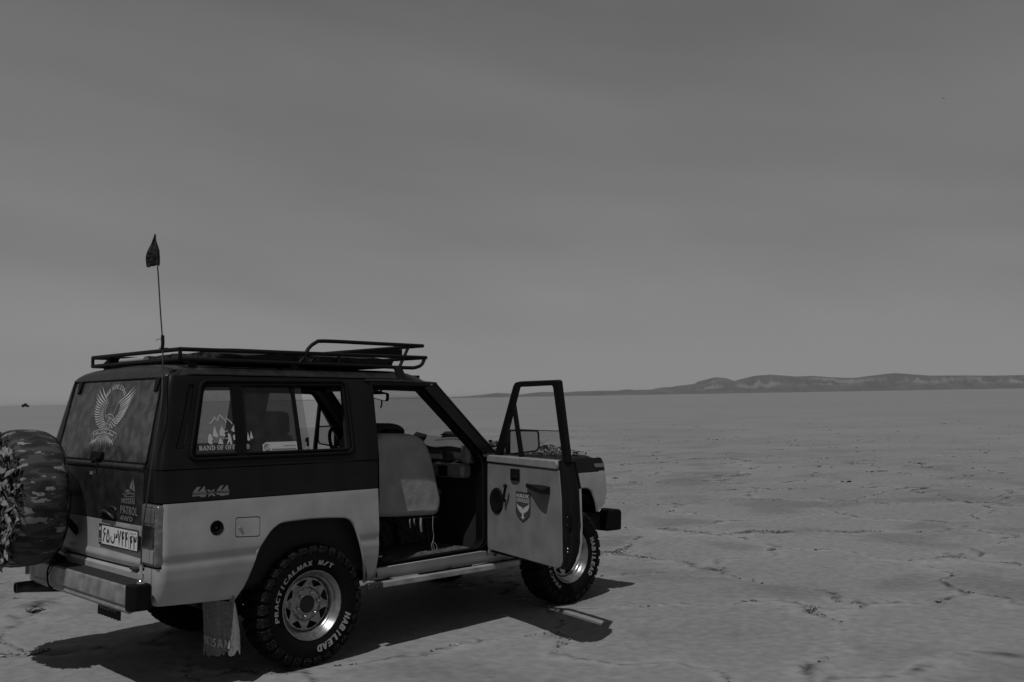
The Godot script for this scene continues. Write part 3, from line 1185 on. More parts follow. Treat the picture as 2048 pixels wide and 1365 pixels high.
# ------------------------------------------------------------------ rear end
func make_rear() -> void:
	# tailgate
	var mb := MB.new()
	mb.sheet(fillet(rect(-0.628, 0.915, 0.628, 1.205), 0.012), [], tailgate_surface, 0.06, 0.014)
	var tg := put(mb, "tailgate", M.dark_rear, car)
	mb = MB.new()
	mb.sheet(pts([-0.628, 0.740, 0.628, 0.740, 0.628, 0.911, -0.628, 0.911]), [], tailgate_surface, 0.06, 0.014)
	mb.sheet(pts([-0.628, 0.680, 0.628, 0.680, 0.628, 0.740, -0.628, 0.740]), [], func(p: Vector2) -> Vector3: return tailgate_surface(p) - Vector3(0.0 + 0.012 * sin(clampf((0.74 - p.y) / 0.06, 0.0, 1.0) * PI), 0, 0), 0.03, 0.014)
	put(mb, "lower_skin", M.light, tg)
	for z in [-0.42, 0.585]:
		mb = MB.new()
		mb.box(Vector3(-1.008, 0.676, z), Vector3(0.022, 0.020, 0.075))
		mb.tube(pts3([-1.016, 0.676, z - 0.04, -1.016, 0.676, z + 0.04]), 0.008, 8)
		put(mb, "hinge", M.steel, tg)
	# bevelled chrome strip under the glass, lock, handle
	mb = MB.new()
	mb.sheet(rect(-0.64, 1.211, 0.64, 1.246), [], func(p: Vector2) -> Vector3: return Vector3(-0.995 - 0.012 * sin((p.y - 1.211) / 0.035 * PI), p.y, p.x), 0.012, 0.01)
	put(mb, "waist_strip", M.steel, car)
	mb = MB.new()
	mb.lathe(pts([0, 0.014, 0.011, 0.013, 0.015, 0.0]), 16, Transform3D(Basis(Vector3(0, 0, 1), Vector3(0, 1, 0), Vector3(-1, 0, 0)), Vector3(-1.003, 1.172, -0.065)))
	put(mb, "lock", M.chrome, tg)
	mb = MB.new()
	mb.prism(fillet(pts([0.10, 0.915, 0.31, 0.915, 0.295, 0.955, 0.24, 0.985, 0.16, 0.975]), 0.02), 0.0, 0.018, Transform3D(Basis(Vector3(0, 0, 1), Vector3(0, 1, 0), Vector3(-1, 0, 0)), Vector3(-1.000, 0, 0)), 0.006, 2)
	put(mb, "handle_recess", M.rubber, tg)
	mb = MB.new()
	mb.tube(smooth3(pts3([-1.012, 0.935, 0.135, -1.030, 0.962, 0.17, -1.034, 0.968, 0.22, -1.030, 0.955, 0.27, -1.012, 0.930, 0.295])), 0.008, 8)
	mb.tube(smooth3(pts3([-1.004, 0.983, 0.20, -1.008, 0.992, 0.235, -1.006, 0.990, 0.28, -1.003, 0.975, 0.30])), 0.005, 6)
	put(mb, "handle", M.steel, tg)
	# number plate
	var px := Transform3D(Basis(Vector3(0, 0, 1), Vector3(0, 1, 0), Vector3(-1, 0, 0)), Vector3(-1.010, 0.772, 0.098))
	mb = MB.new()
	mb.prism(fillet(rect(-0.004, -0.004, 0.526, 0.116), 0.008), 0.0, 0.005, px, 0.002, 1)
	var pl := put(mb, "number_plate", M.ink, tg)
	var pf := func(p: Vector2) -> Vector3: return px * Vector3(p.x, p.y, 0.005)
	mb = MB.new()
	mb.flat(rect(0.045, 0.004, 0.408, 0.108), pf, 0.0012)
	mb.flat(rect(0.412, 0.004, 0.519, 0.108), pf, 0.0012)
	put(mb, "plate_face", M.plate, tg)
	mb = MB.new()
	mb.flat(rect(0.003, 0.004, 0.042, 0.108), pf, 0.0012)
	put(mb, "plate_band", M.blue, tg)
	mb = MB.new()
	mb.flat(rect(0.008, 0.078, 0.036, 0.098), pf, 0.002)
	put(mb, "plate_flag", M.decal, tg)
	for y in [0.012, 0.026]:
		mb = MB.new()
		mb.flat(rect(0.008, y, 0.036, y + 0.006), pf, 0.002)
		put(mb, "plate_code", M.decal, tg)
	var digit := {
		"6": [[0.82, 0.97, 0.50, 0.93, 0.28, 0.78, 0.34, 0.62, 0.60, 0.58, 0.86, 0.62], [0.62, 0.58, 0.45, 0.36, 0.22, 0.0]],
		"5": [[0.50, 0.96, 0.24, 0.52, 0.14, 0.24, 0.22, 0.06, 0.38, 0.06, 0.50, 0.18, 0.62, 0.06, 0.80, 0.06, 0.88, 0.24, 0.76, 0.55, 0.50, 0.96]],
		"s": [[1.0, 0.82, 0.98, 0.55, 0.86, 0.50, 0.82, 0.76, 0.80, 0.54, 0.68, 0.50, 0.62, 0.80, 0.62, 0.40, 0.54, 0.16, 0.36, 0.06, 0.16, 0.12, 0.06, 0.34, 0.10, 0.52]],
		"7": [[0.10, 1.0, 0.32, 0.62, 0.48, 0.0, 0.66, 0.62, 0.90, 1.0]],
		"4": [[0.24, 0.96, 0.34, 0.55, 0.36, 0.0], [0.34, 0.60, 0.52, 0.50, 0.84, 0.56], [0.86, 0.92, 0.64, 0.95, 0.52, 0.78, 0.60, 0.60, 0.84, 0.58]],
		"3": [[0.14, 1.0, 0.30, 0.62, 0.34, 0.0], [0.28, 0.66, 0.46, 0.60, 0.52, 0.92], [0.52, 0.70, 0.70, 0.60, 0.84, 0.66, 0.88, 1.0]],
	}
	for d in [["6", 0.056, 0.016, 0.050, 0.080], ["5", 0.108, 0.016, 0.050, 0.080], ["s", 0.168, 0.016, 0.090, 0.074], ["7", 0.262, 0.014, 0.050, 0.084], ["4", 0.312, 0.014, 0.044, 0.084], ["4", 0.358, 0.014, 0.044, 0.084], ["4", 0.420, 0.010, 0.044, 0.072], ["3", 0.466, 0.010, 0.046, 0.072]]:
		mb = MB.new()
		for line in digit[d[0]]:
			var q := PackedVector2Array()
			for k in range(0, line.size(), 2):
				q.push_back(Vector2(d[1] + line[k] * d[3], d[2] + line[k + 1] * d[4]))
			mb.stroke(q, 0.012, 0.011, pf, 0.002)
		put(mb, "plate_digit", M.ink, tg)
	mb = MB.new()
	for line in [[0.498, 0.102, 0.498, 0.090], [0.490, 0.097, 0.478, 0.090, 0.474, 0.096], [0.466, 0.096, 0.462, 0.088], [0.454, 0.102, 0.454, 0.090], [0.446, 0.098, 0.442, 0.090, 0.432, 0.090, 0.428, 0.097], [0.436, 0.103, 0.438, 0.1025]]:
		mb.stroke(pts(line), 0.0035, 0.0035, pf, 0.002)
	put(mb, "plate_lettering", M.ink, tg)
	# dealer's ship emblem and lettering on the gate
	var tf := func(p: Vector2) -> Vector3: return tailgate_surface(p)
	mb = MB.new()
	for q in [[0.500, 1.172, 0.506, 1.10, 0.532, 1.094, 0.522, 1.13], [0.497, 1.160, 0.500, 1.098, 0.462, 1.112, 0.478, 1.135], [0.405, 1.088, 0.470, 1.094, 0.460, 1.102, 0.430, 1.100], [0.420, 1.080, 0.478, 1.086, 0.474, 1.091, 0.415, 1.086]]:
		mb.flat(pts(q), tf, 0.0015)
	for q in [[0.378, 1.076, 0.41, 1.068, 0.47, 1.080, 0.53, 1.082], [0.40, 1.062, 0.46, 1.060, 0.53, 1.070], [0.41, 1.050, 0.46, 1.049, 0.53, 1.056]]:
		mb.stroke(pts(q), 0.004, 0.005, tf, 0.0015)
	put(mb, "ship_emblem", M.decal_badge, tg)
	mb = MB.new()
	var zb := Basis(Vector3(0, 0, 1), Vector3(0, 1, 0), Vector3(-1, 0, 0))
	mb.text("NISSAN", 0.026, Transform3D(zb, Vector3(-1.0056, 1.024, 0.378)), true, 0.170)
	mb.text("PATROL", 0.045, Transform3D(zb, Vector3(-1.0056, 0.964, 0.366)), true, 0.222)
	mb.text("4WD", 0.027, Transform3D(zb, Vector3(-1.0056, 0.927, 0.362)), true, 0.166)
	put(mb, "gate_lettering", M.decal_dim, tg)

	# rear window with hinges, wiper box and the winged emblem
	mb = MB.new()
	mb.sheet(fillet(pts([-0.655, 0.002, 0.655, 0.002, 0.618, 0.486, -0.618, 0.486]), 0.02), [], rear_glass_point, 0.12, 0.004)
	var rw := put(mb, "rear_window", M.glass_rear, car)
	for z in [-0.53, 0.57]:
		mb = MB.new()
		mb.prism(fillet(pts([z - 0.02, 0.492, z + 0.045, 0.492, z + 0.022, 0.415, z - 0.004, 0.405]), 0.008), 0.0, 0.012, glass_xf(), 0.003, 1)
		put(mb, "glass_hinge", M.trim, rw)
	mb = MB.new()
	mb.prism(fillet(rect(-0.065, 0.004, 0.075, 0.052), 0.010), 0.0, 0.030, glass_xf(), 0.008, 2)
	mb.lathe(pts([0, 0.05, 0.014, 0.048, 0.018, 0.03]), 14, glass_xf().translated_local(Vector3(0.03, -0.006, 0)))
	put(mb, "window_catch", M.trim, rw)
	mb = MB.new()
	var fr := PackedVector3Array()
	for q in fillet(pts([-0.655, 0.0, 0.655, 0.0, 0.620, 0.490, -0.620, 0.490]), 0.02):
		fr.push_back(rear_glass_point(q))
	mb.tube(fr, 0.007, 6, true)
	put(mb, "window_seal", M.rubber, rw)
	eagle(rw)

	# tail lamps
	for s in [1.0, -1.0]:
		var lx := Transform3D(Basis(Vector3(0, 0, s), Vector3(0, 1, 0), Vector3(-1, 0, 0)), Vector3(-0.960, 0, 0))
		mb = MB.new()
		mb.prism(fillet(rect(0.634, 0.704, 0.834, 1.036), 0.022), 0.0, 0.046, lx, 0.014, 3)
		var lo := put(mb, "tail_lamp", M.lamp_frame, car)
		for d in [[0.935, 1.014, M.lens_amber], [0.806, 0.923, M.lens_red], [0.722, 0.794, M.lens_clear]]:
			mb = MB.new()
			mb.prism(fillet(rect(0.664, d[0], 0.798, d[1]), 0.006), 0.040, 0.052, lx, 0.004, 2)
			put(mb, "lens", d[2], lo)
		mb = MB.new()
		for k in 44:
			mb.box(Vector3(-1.007, 0.722 + k * 0.0067, (0.810 + 0.001 * (k % 2)) * s), Vector3(0.004, 0.0036, 0.012), Basis.IDENTITY, 0.001)
		put(mb, "reflector_ribs", M.lamp_frame, lo)

	# valance shelf and bumper
	mb = MB.new()
	mb.box(Vector3(-0.985, 0.640, 0), Vector3(0.06, 0.055, 1.30), Basis.IDENTITY, 0.012)
	put(mb, "rear_valance", M.light, car)
	mb = MB.new()
	var bp := PackedVector2Array([Vector2(-1.025, 0.615), Vector2(-1.120, 0.620), Vector2(-1.130, 0.610), Vector2(-1.132, 0.520), Vector2(-1.118, 0.505), Vector2(-1.128, 0.487), Vector2(-1.120, 0.474), Vector2(-1.100, 0.480), Vector2(-1.025, 0.49)])
	var bcol := 30
	for k in bcol:
		var z0 := lerpf(-0.80, 0.772, float(k) / bcol)
		var z1 := lerpf(-0.80, 0.772, float(k + 1) / bcol)
		for i in bp.size():
			var a := bp[i]
			var b := bp[(i + 1) % bp.size()]
			mb.quad(bump(a, z0), bump(a, z1), bump(b, z1), bump(b, z0))
	for z in [-0.80, 0.772]:
		for i in range(1, bp.size() - 1):
			mb.ftri(bump(bp[0], z), bump(bp[i], z), bump(bp[i + 1], z))
	var rb := put(mb, "rear_bumper", M.bumper, car)
	for s in [1.0, -1.0]:
		mb = MB.new()
		if s > 0:
			mb.prism(fillet(pts([-1.142, 0.760, -1.142, 0.800, -1.115, 0.832, -1.045, 0.836, -1.030, 0.830, -1.030, 0.760]), 0.012), 0.492, 0.630, Transform3D(Basis(Vector3(1, 0, 0), Vector3(0, 0, 1), Vector3(0, 1, 0)), Vector3.ZERO), 0.010, 3)
		else:
			mb.prism(pts([-1.115, -0.795, -1.105, -0.825, -1.06, -0.84, -1.03, -0.83, -1.03, -0.795]), 0.50, 0.615, Transform3D(Basis(Vector3(1, 0, 0), Vector3(0, 0, 1), Vector3(0, 1, 0)), Vector3.ZERO), 0.006, 2)
		put(mb, "end_cap", M.rubber if s > 0 else M.bumper, rb)
	mb = MB.new()
	mb.box(Vector3(-1.072, 0.6205, -0.01), Vector3(0.100, 0.006, 1.53), Basis.IDENTITY, 0.002)
	put(mb, "step_pad", M.pad, rb)
	for q in [[0.66, 0.595], [0.71, 0.592], [0.745, 0.585], [0.66, 0.530], [0.715, 0.528]]:
		mb = MB.new()
		mb.lathe(pts([0, 0.004, 0.005, 0.003, 0.007, 0.0]), 10, Transform3D(zb, Vector3(-1.131, q[1], q[0])))
		put(mb, "bolt", M.chrome, rb)
	mb = MB.new()
	mb.tube(smooth3(pts3([-1.06, 0.625, -0.30, -1.115, 0.627, -0.31, -1.143, 0.60, -0.318, -1.145, 0.55, -0.33, -1.140, 0.49, -0.31, -1.10, 0.47, -0.30])), 0.006, 6)
	mb.tube(smooth3(pts3([-1.115, 0.626, -0.255, -1.143, 0.61, -0.262, -1.146, 0.57, -0.30, -1.144, 0.55, -0.325])), 0.003, 5)
	put(mb, "tow_cable", M.rubber, rb)
	# exhaust tail
	mb = MB.new()
	var ex := pts3([-0.60, 0.40, -0.58, -0.95, 0.425, -0.60, -1.215, 0.452, -0.625])
	mb.tube(ex, 0.030, 14)
	put(mb, "exhaust_pipe", M.steel, car)
	mb = MB.new()
	mb.lathe(pts([0.0, -0.01, 0.024, -0.01, 0.026, 0.016, 0.034, 0.016, 0.034, -0.10]), 20, Transform3D(Basis(Vector3(0, 0, 1), Vector3(0, 1, 0), Vector3(-1, 0, 0)), Vector3(-1.212, 0.452, -0.625)))
	put(mb, "exhaust_tip", M.steel, car)
	# mud flaps, ragged at the foot
	for s in [1.0, -1.0]:
		mb = MB.new()
		var ff := func(p: Vector2) -> Vector3:
			if s < 0:
				return Vector3(-0.60 - 0.01 * sin(p.y * 9.0), p.y, -0.525 - p.x)
			return Vector3(-0.560 + 0.22 * maxf(0.0, p.x - 0.15) - 0.012 * exp(-pow((p.x - 0.16) / 0.05, 2.0)) + 0.010 * sin(p.y * 8.0), p.y, 0.495 + p.x * 0.93)
		var fp := PackedVector2Array()
		for k in 25:
			var t := float(k) / 24
			fp.push_back(Vector2(0.36 * t, 0.112 + 0.05 * t + 0.035 * absf(sin(k * 2.1)) * (0.4 + 0.6 * sin(k * 0.9)) if s > 0 else 0.168 + 0.003 * sin(k * 1.9)))
		fp.append_array(pts([0.355, 0.30, 0.335, 0.42, 0.318, 0.495, 0.300, 0.50, 0.285, 0.455, 0.20, 0.455, 0.0, 0.44] if s > 0 else [0.36, 0.34, 0.34, 0.44, 0.31, 0.475, 0.10, 0.42, 0.0, 0.40]))
		mb.sheet(fp, [], ff, 0.03, 0.006, s)
		var fo := put(mb, "mud_flap", M.flap if s > 0 else M.flap_dark, car)
		mb = MB.new()
		var tb := Basis(Vector3(0, 0, 1), Vector3(0, 1, 0), Vector3(-1, 0, 0))
		if s > 0:
			var xx := 0.520
			for ch in "NISSAN":
				var p0: Vector3 = ff.call(Vector2((xx - 0.495) / 0.93, 0.19))
				var ex2: Vector3 = (ff.call(Vector2((xx - 0.455) / 0.93, 0.19)) - p0).normalized()
				var out3 := ex2.cross(Vector3.UP)
				var adv := mb.text(ch, 0.046, Transform3D(Basis(ex2, Vector3.UP, out3), p0 + out3 * 0.007), true)
				xx += adv * 0.95 + 0.010
		else:
			mb.text("NISSAN", 0.045, Transform3D(tb, Vector3(-0.618, 0.215, -0.860)), true, 0.29)
		put(mb, "flap_lettering", M.decal if s > 0 else M.decal_dim, fo)
	# spare wheel on its carrier, in a camouflage cover
	var sp := node("spare_wheel", car)
	var sx := Transform3D(Basis(Vector3(0, 0, 1), Vector3(0, 1, 0), Vector3(-1, 0, 0)), Vector3(-1.14, 1.020, -0.43))
	mb = MB.new()
	var cp := pts([0.0, -0.02, 0.30, -0.025, 0.37, -0.012, 0.400, 0.02, 0.412, 0.07, 0.415, 0.14, 0.410, 0.20, 0.398, 0.245, 0.372, 0.272, 0.33, 0.285, 0.15, 0.290, 0.0, 0.290])
	mb.lathe(cp, 96, sx)
	for k in mb.u.size():
		mb.u[k] = Vector2(mb.u[k].x, mb.u[k].y * 0.9)
	crumple(mb, 0.012, 9.0)
	put(mb, "wheel_cover", M.camo, sp)
	mb = MB.new()
	var hem := PackedVector3Array()
	for k in 64:
		hem.push_back(sx * Vector3(cos(TAU * k / 64) * 0.375, sin(TAU * k / 64) * 0.375, -0.016))
	mb.tube(hem, 0.005, 6, true)
	put(mb, "cover_hem", M.trim, sp)
	mb = MB.new()
	mb.tube(pts3([-1.0, 0.60, -0.40, -1.13, 0.70, -0.42, -1.13, 1.02, -0.43]), 0.025, 10)
	mb.tube(pts3([-1.0, 1.02, -0.62, -1.12, 1.02, -0.43, -1.0, 0.80, -0.25]), 0.02, 8)
	put(mb, "carrier", M.trim, sp)
	# whip aerial with a ragged pennant
	var an := node("whip_aerial", car)
	mb = MB.new()
	mb.lathe(pts([0, 0.0, 0.022, 0.0, 0.022, 0.006, 0.017, 0.014, 0.010, 0.022, 0.008, 0.03, 0.009, 0.09, 0.006, 0.10, 0.0, 0.10]), 18, Transform3D(Basis(Vector3(1, 0, 0), Vector3(0, 0, -1), Vector3(0, 1, 0)), Vector3(-1.065, 0.628, 0.780)))
	put(mb, "aerial_base", M.chrome, an)
	mb = MB.new()
	mb.tube(smooth3(pts3([-1.066, 0.70, 0.780, -1.060, 0.90, 0.778, -1.040, 1.08, 0.782, -1.018, 1.254, 0.780, -0.965, 1.56, 0.762, -0.930, 1.74, 0.700, -0.918, 1.915, 0.668, -0.935, 2.10, 0.668, -0.950, 2.28, 0.668, -0.965, 2.43, 0.668, -0.974, 2.53, 0.668]), 6), 0.0038, 6)
	put(mb, "whip", M.steel, an)
	mb = MB.new()
	mb.tube(pts3([-0.921, 1.885, 0.668, -0.918, 1.915, 0.670, -0.920, 1.965, 0.670]), 0.010, 8)
	mb.tube(smooth3(pts3([-0.93, 1.893, 0.650, -0.90, 1.892, 0.69, -0.85, 1.885, 0.66, -0.79, 1.885, 0.62])), 0.003, 5)
	mb.tube(pts3([-0.918, 1.94, 0.668, -0.94, 1.945, 0.65, -0.945, 1.935, 0.64]), 0.002, 5)
	put(mb, "aerial_tie", M.trim, an)
	mb = MB.new()
	var pg := func(p: Vector2) -> Vector3:  # p.x 0 at the whip .. 1 at the fly, p.y 0 at the foot .. 1 at the tip
		var base := Vector3(-0.950, 2.368, 0.668).lerp(Vector3(-0.976, 2.535, 0.668), p.y)
		var w := p.x * (1.0 - p.y)
		return base + Vector3(-0.055 * w + 0.018 * sin(p.x * 9.0 + p.y * 5.0) * (1.0 - p.y), -0.010 * w, -0.050 * w + 0.016 * cos(p.x * 8.0) * (1.0 - p.y) * p.x)
	var pp := PackedVector2Array([Vector2(-0.08, 0.99), Vector2(-0.10, 0.0)])
	for k in 15:
		pp.push_back(Vector2(k / 14.0, -0.015 - 0.06 * absf(sin(k * 2.3))))
	pp.append_array(pts([1.0, 0.3, 1.0, 0.7, 0.9, 0.98]))
	mb.sheet(pp, [], pg, 0.12, 0.002)
	put(mb, "pennant", M.tarp, an)

func bump(p: Vector2, z: float) -> Vector3:
	var e := absf(z) / 0.80
	return Vector3(p.x + (0.06 * pow(maxf(0.0, e - 0.80) / 0.20, 2.0) if z < 0.0 else 0.0), p.y + (0.028 * pow(maxf(0.0, e - 0.86) / 0.14, 1.5) if z < 0.0 and p.y < 0.53 else 0.0), z)

func crumple(mb: MB, amp: float, freq: float) -> void:
	var nz := FastNoiseLite.new()
	nz.seed = 15
	nz.frequency = freq
	nz.fractal_octaves = 2
	for k in mb.v.size():
		var p := mb.v[k]
		mb.v[k] = p + mb.n[k] * amp * nz.get_noise_3dv(p * Vector3(0.35, 1, 1))
	for k in range(0, mb.v.size(), 3):
		pass

func glass_xf() -> Transform3D:
	var up := Vector3(0.2040, 0.9790, 0)
	var right := Vector3(0, 0, 1)
	return Transform3D(Basis(right, up, right.cross(up)), GA + right.cross(up) * 0.001)

func eagle(par: Node) -> void:
	var f := rear_glass_point
	var off := 0.0022
	var lt := pts([-0.189, 0.46, -0.229, 0.442, -0.241, 0.414, -0.242, 0.391, -0.239, 0.365, -0.237, 0.342, -0.234, 0.324, -0.232, 0.305, -0.225, 0.286, -0.211, 0.268, -0.192, 0.25, -0.172, 0.234, -0.147, 0.218, -0.117, 0.204, -0.09, 0.196])
	var lb := pts([-0.066, 0.371, -0.083, 0.359, -0.102, 0.35, -0.118, 0.339, -0.129, 0.328, -0.137, 0.318, -0.138, 0.305, -0.138, 0.292, -0.134, 0.28, -0.125, 0.266, -0.113, 0.252, -0.1, 0.24, -0.084, 0.227, -0.065, 0.216, -0.047, 0.207])
	var lc := pts([-0.053, 0.357, -0.064, 0.343, -0.07, 0.332, -0.073, 0.32, -0.075, 0.309, -0.075, 0.298, -0.073, 0.286, -0.069, 0.275, -0.062, 0.264, -0.053, 0.252, -0.043, 0.241, -0.032, 0.232, -0.022, 0.223, -0.013, 0.217, -0.005, 0.21])
	var rt := pts([0.294, 0.452, 0.32, 0.436, 0.32, 0.417, 0.306, 0.395, 0.293, 0.373, 0.283, 0.354, 0.272, 0.336, 0.262, 0.321, 0.254, 0.304, 0.243, 0.286, 0.227, 0.269, 0.21, 0.253, 0.193, 0.238, 0.169, 0.225, 0.145, 0.211, 0.111, 0.198])
	var rb := pts([0.132, 0.362, 0.149, 0.351, 0.161, 0.339, 0.17, 0.328, 0.175, 0.317, 0.177, 0.304, 0.174, 0.293, 0.168, 0.284, 0.161, 0.274, 0.153, 0.265, 0.142, 0.255, 0.131, 0.247, 0.12, 0.24, 0.105, 0.232, 0.087, 0.223, 0.067, 0.214])
	var rc := pts([0.121, 0.353, 0.136, 0.342, 0.146, 0.331, 0.149, 0.319, 0.15, 0.308, 0.148, 0.298, 0.143, 0.29, 0.137, 0.282, 0.128, 0.274, 0.12, 0.269, 0.112, 0.262, 0.103, 0.255, 0.092, 0.248, 0.079, 0.242, 0.065, 0.235, 0.049, 0.228])
	var mb := MB.new()
	for w in [[lt, lb, lc, -1.0], [rt, rb, rc, 1.0]]:
		var tp: PackedVector2Array = w[0]
		var bs: PackedVector2Array = w[1]
		var cv: PackedVector2Array = w[2]
		for i in tp.size():
			var mid := bs[i].lerp(tp[i], 0.5) + Vector2(0.004 * w[3], -0.006)
			feather(mb, bs[i], mid, tp[i], 0.0085 if i > 3 else 0.012, f, off)
			mb.stroke(PackedVector2Array([cv[i].lerp(bs[i], 0.15), cv[i].lerp(bs[i], 0.9)]), 0.005, 0.003, f, off)
		mb.stroke(bs, 0.003, 0.003, f, off + 0.0004)
		mb.stroke(cv, 0.003, 0.003, f, off + 0.0004)
	for q in [[-0.066, 0.371, -0.044, 0.35, -0.049, 0.327, -0.054, 0.3, -0.044, 0.273, -0.016, 0.257], [0.13, 0.366, 0.105, 0.349, 0.091, 0.322, 0.08, 0.297, 0.07, 0.277], [-0.028, 0.259, -0.018, 0.271, 0.009, 0.28, 0.047, 0.278, 0.075, 0.268, 0.096, 0.255, 0.094, 0.24, 0.075, 0.25, 0.049, 0.255, 0.033, 0.248, 0.019, 0.232, 0.015, 0.219], [-0.004, 0.255, 0.012, 0.264, 0.041, 0.259, 0.03, 0.25, 0.015, 0.239], [-0.158, 0.17, -0.094, 0.183, -0.021, 0.189, 0.055, 0.185, 0.129, 0.174], [-0.149, 0.145, -0.081, 0.16, -0.008, 0.165, 0.068, 0.162, 0.142, 0.15], [-0.158, 0.17, -0.188, 0.153, -0.163, 0.114, -0.131, 0.132, -0.149, 0.145], [0.129, 0.174, 0.179, 0.163, 0.18, 0.146, 0.154, 0.118, 0.127, 0.141, 0.142, 0.15], [-0.158, 0.17, -0.149, 0.145], [0.129, 0.174, 0.142, 0.15]]:
		mb.stroke(pts(q), 0.004, 0.0035, f, off)
	for k in 9:
		mb.stroke(PackedVector2Array([Vector2(-0.045 + k * 0.013, 0.205 + 0.008 * sin(k * 1.7)), Vector2(-0.050 + k * 0.0135, 0.190)]), 0.007, 0.003, f, off)
		mb.stroke(PackedVector2Array([Vector2(-0.030 + k * 0.011, 0.232 - 0.002 * k), Vector2(-0.036 + k * 0.013, 0.214)]), 0.006, 0.002, f, off)
	var tt := pts([-0.19, 0.09, -0.148, 0.084, -0.1, 0.096, -0.053, 0.091, -0.01, 0.083, 0.022, 0.092, 0.062, 0.095, 0.091, 0.1, 0.131, 0.085, 0.17, 0.093])
	var tb := pts([-0.12, 0.123, -0.098, 0.132, -0.081, 0.151, -0.062, 0.154, -0.036, 0.158, -0.007, 0.16, 0.022, 0.159, 0.051, 0.155, 0.085, 0.14, 0.118, 0.127])
	for i in tt.size():
		feather(mb, tb[i], tb[i].lerp(tt[i], 0.5), tt[i], 0.008, f, off)
		if i < tt.size() - 1:
			feather(mb, tb[i].lerp(tb[i + 1], 0.5), tb[i].lerp(tb[i + 1], 0.5).lerp(tt[i].lerp(tt[i + 1], 0.5), 0.4), tb[i].lerp(tb[i + 1], 0.5).lerp(tt[i].lerp(tt[i + 1], 0.5), 0.85), 0.006, f, off)
	put(mb, "winged_emblem", M.decal, par)
	# lettering on arcs round the emblem
	mb = MB.new()
	var word := "RED HORIZONS"
	var an := [166.0, 152.0, 138.0, 0.0, 116.0, 102.5, 89.5, 79.5, 70.0, 56.5, 42.0, 26.0]
	for i in word.length():
		if word[i] == " ":
			continue
		var t := deg_to_rad(an[i])
		var c := Vector2(0.046 + 0.136 * cos(t), 0.372 + 0.076 * sin(t))
		arc_letter(mb, word[i], c, t - PI / 2, 0.028, 0.020)
	word = "OFF ROAD 4X4"
	for i in word.length():
		if word[i] == " ":
			continue
		var w := (i - 5.5) / 5.5
		var c := Vector2(-0.008 + 0.122 * w, 0.172 - 0.016 * w * w)
		arc_letter(mb, word[i], c, -0.22 * w, 0.017, 0.016)
	put(mb, "emblem_lettering", M.decal, par)

func feather(mb: MB, a: Vector2, b: Vector2, c: Vector2, w: float, f: Callable, off: float) -> void:
	var d := (c - a).normalized()
	var s := Vector2(-d.y, d.x) * w * 0.5
	mb.flat(PackedVector2Array([a - s * 0.5, b - s, c, b + s, a + s * 0.5]), f, off)

func arc_letter(mb: MB, ch: String, c: Vector2, turn: float, h: float, w: float) -> void:
	var xf := glass_xf()
	var bs := xf.basis * Basis(Vector3(0, 0, 1), turn)
	mb.text(ch, h, Transform3D(bs, xf * Vector3(c.x, c.y, 0.0018) - bs.x * w * 0.5 - bs.y * h * 0.5), true, w if ch != "I" else w * 0.3)

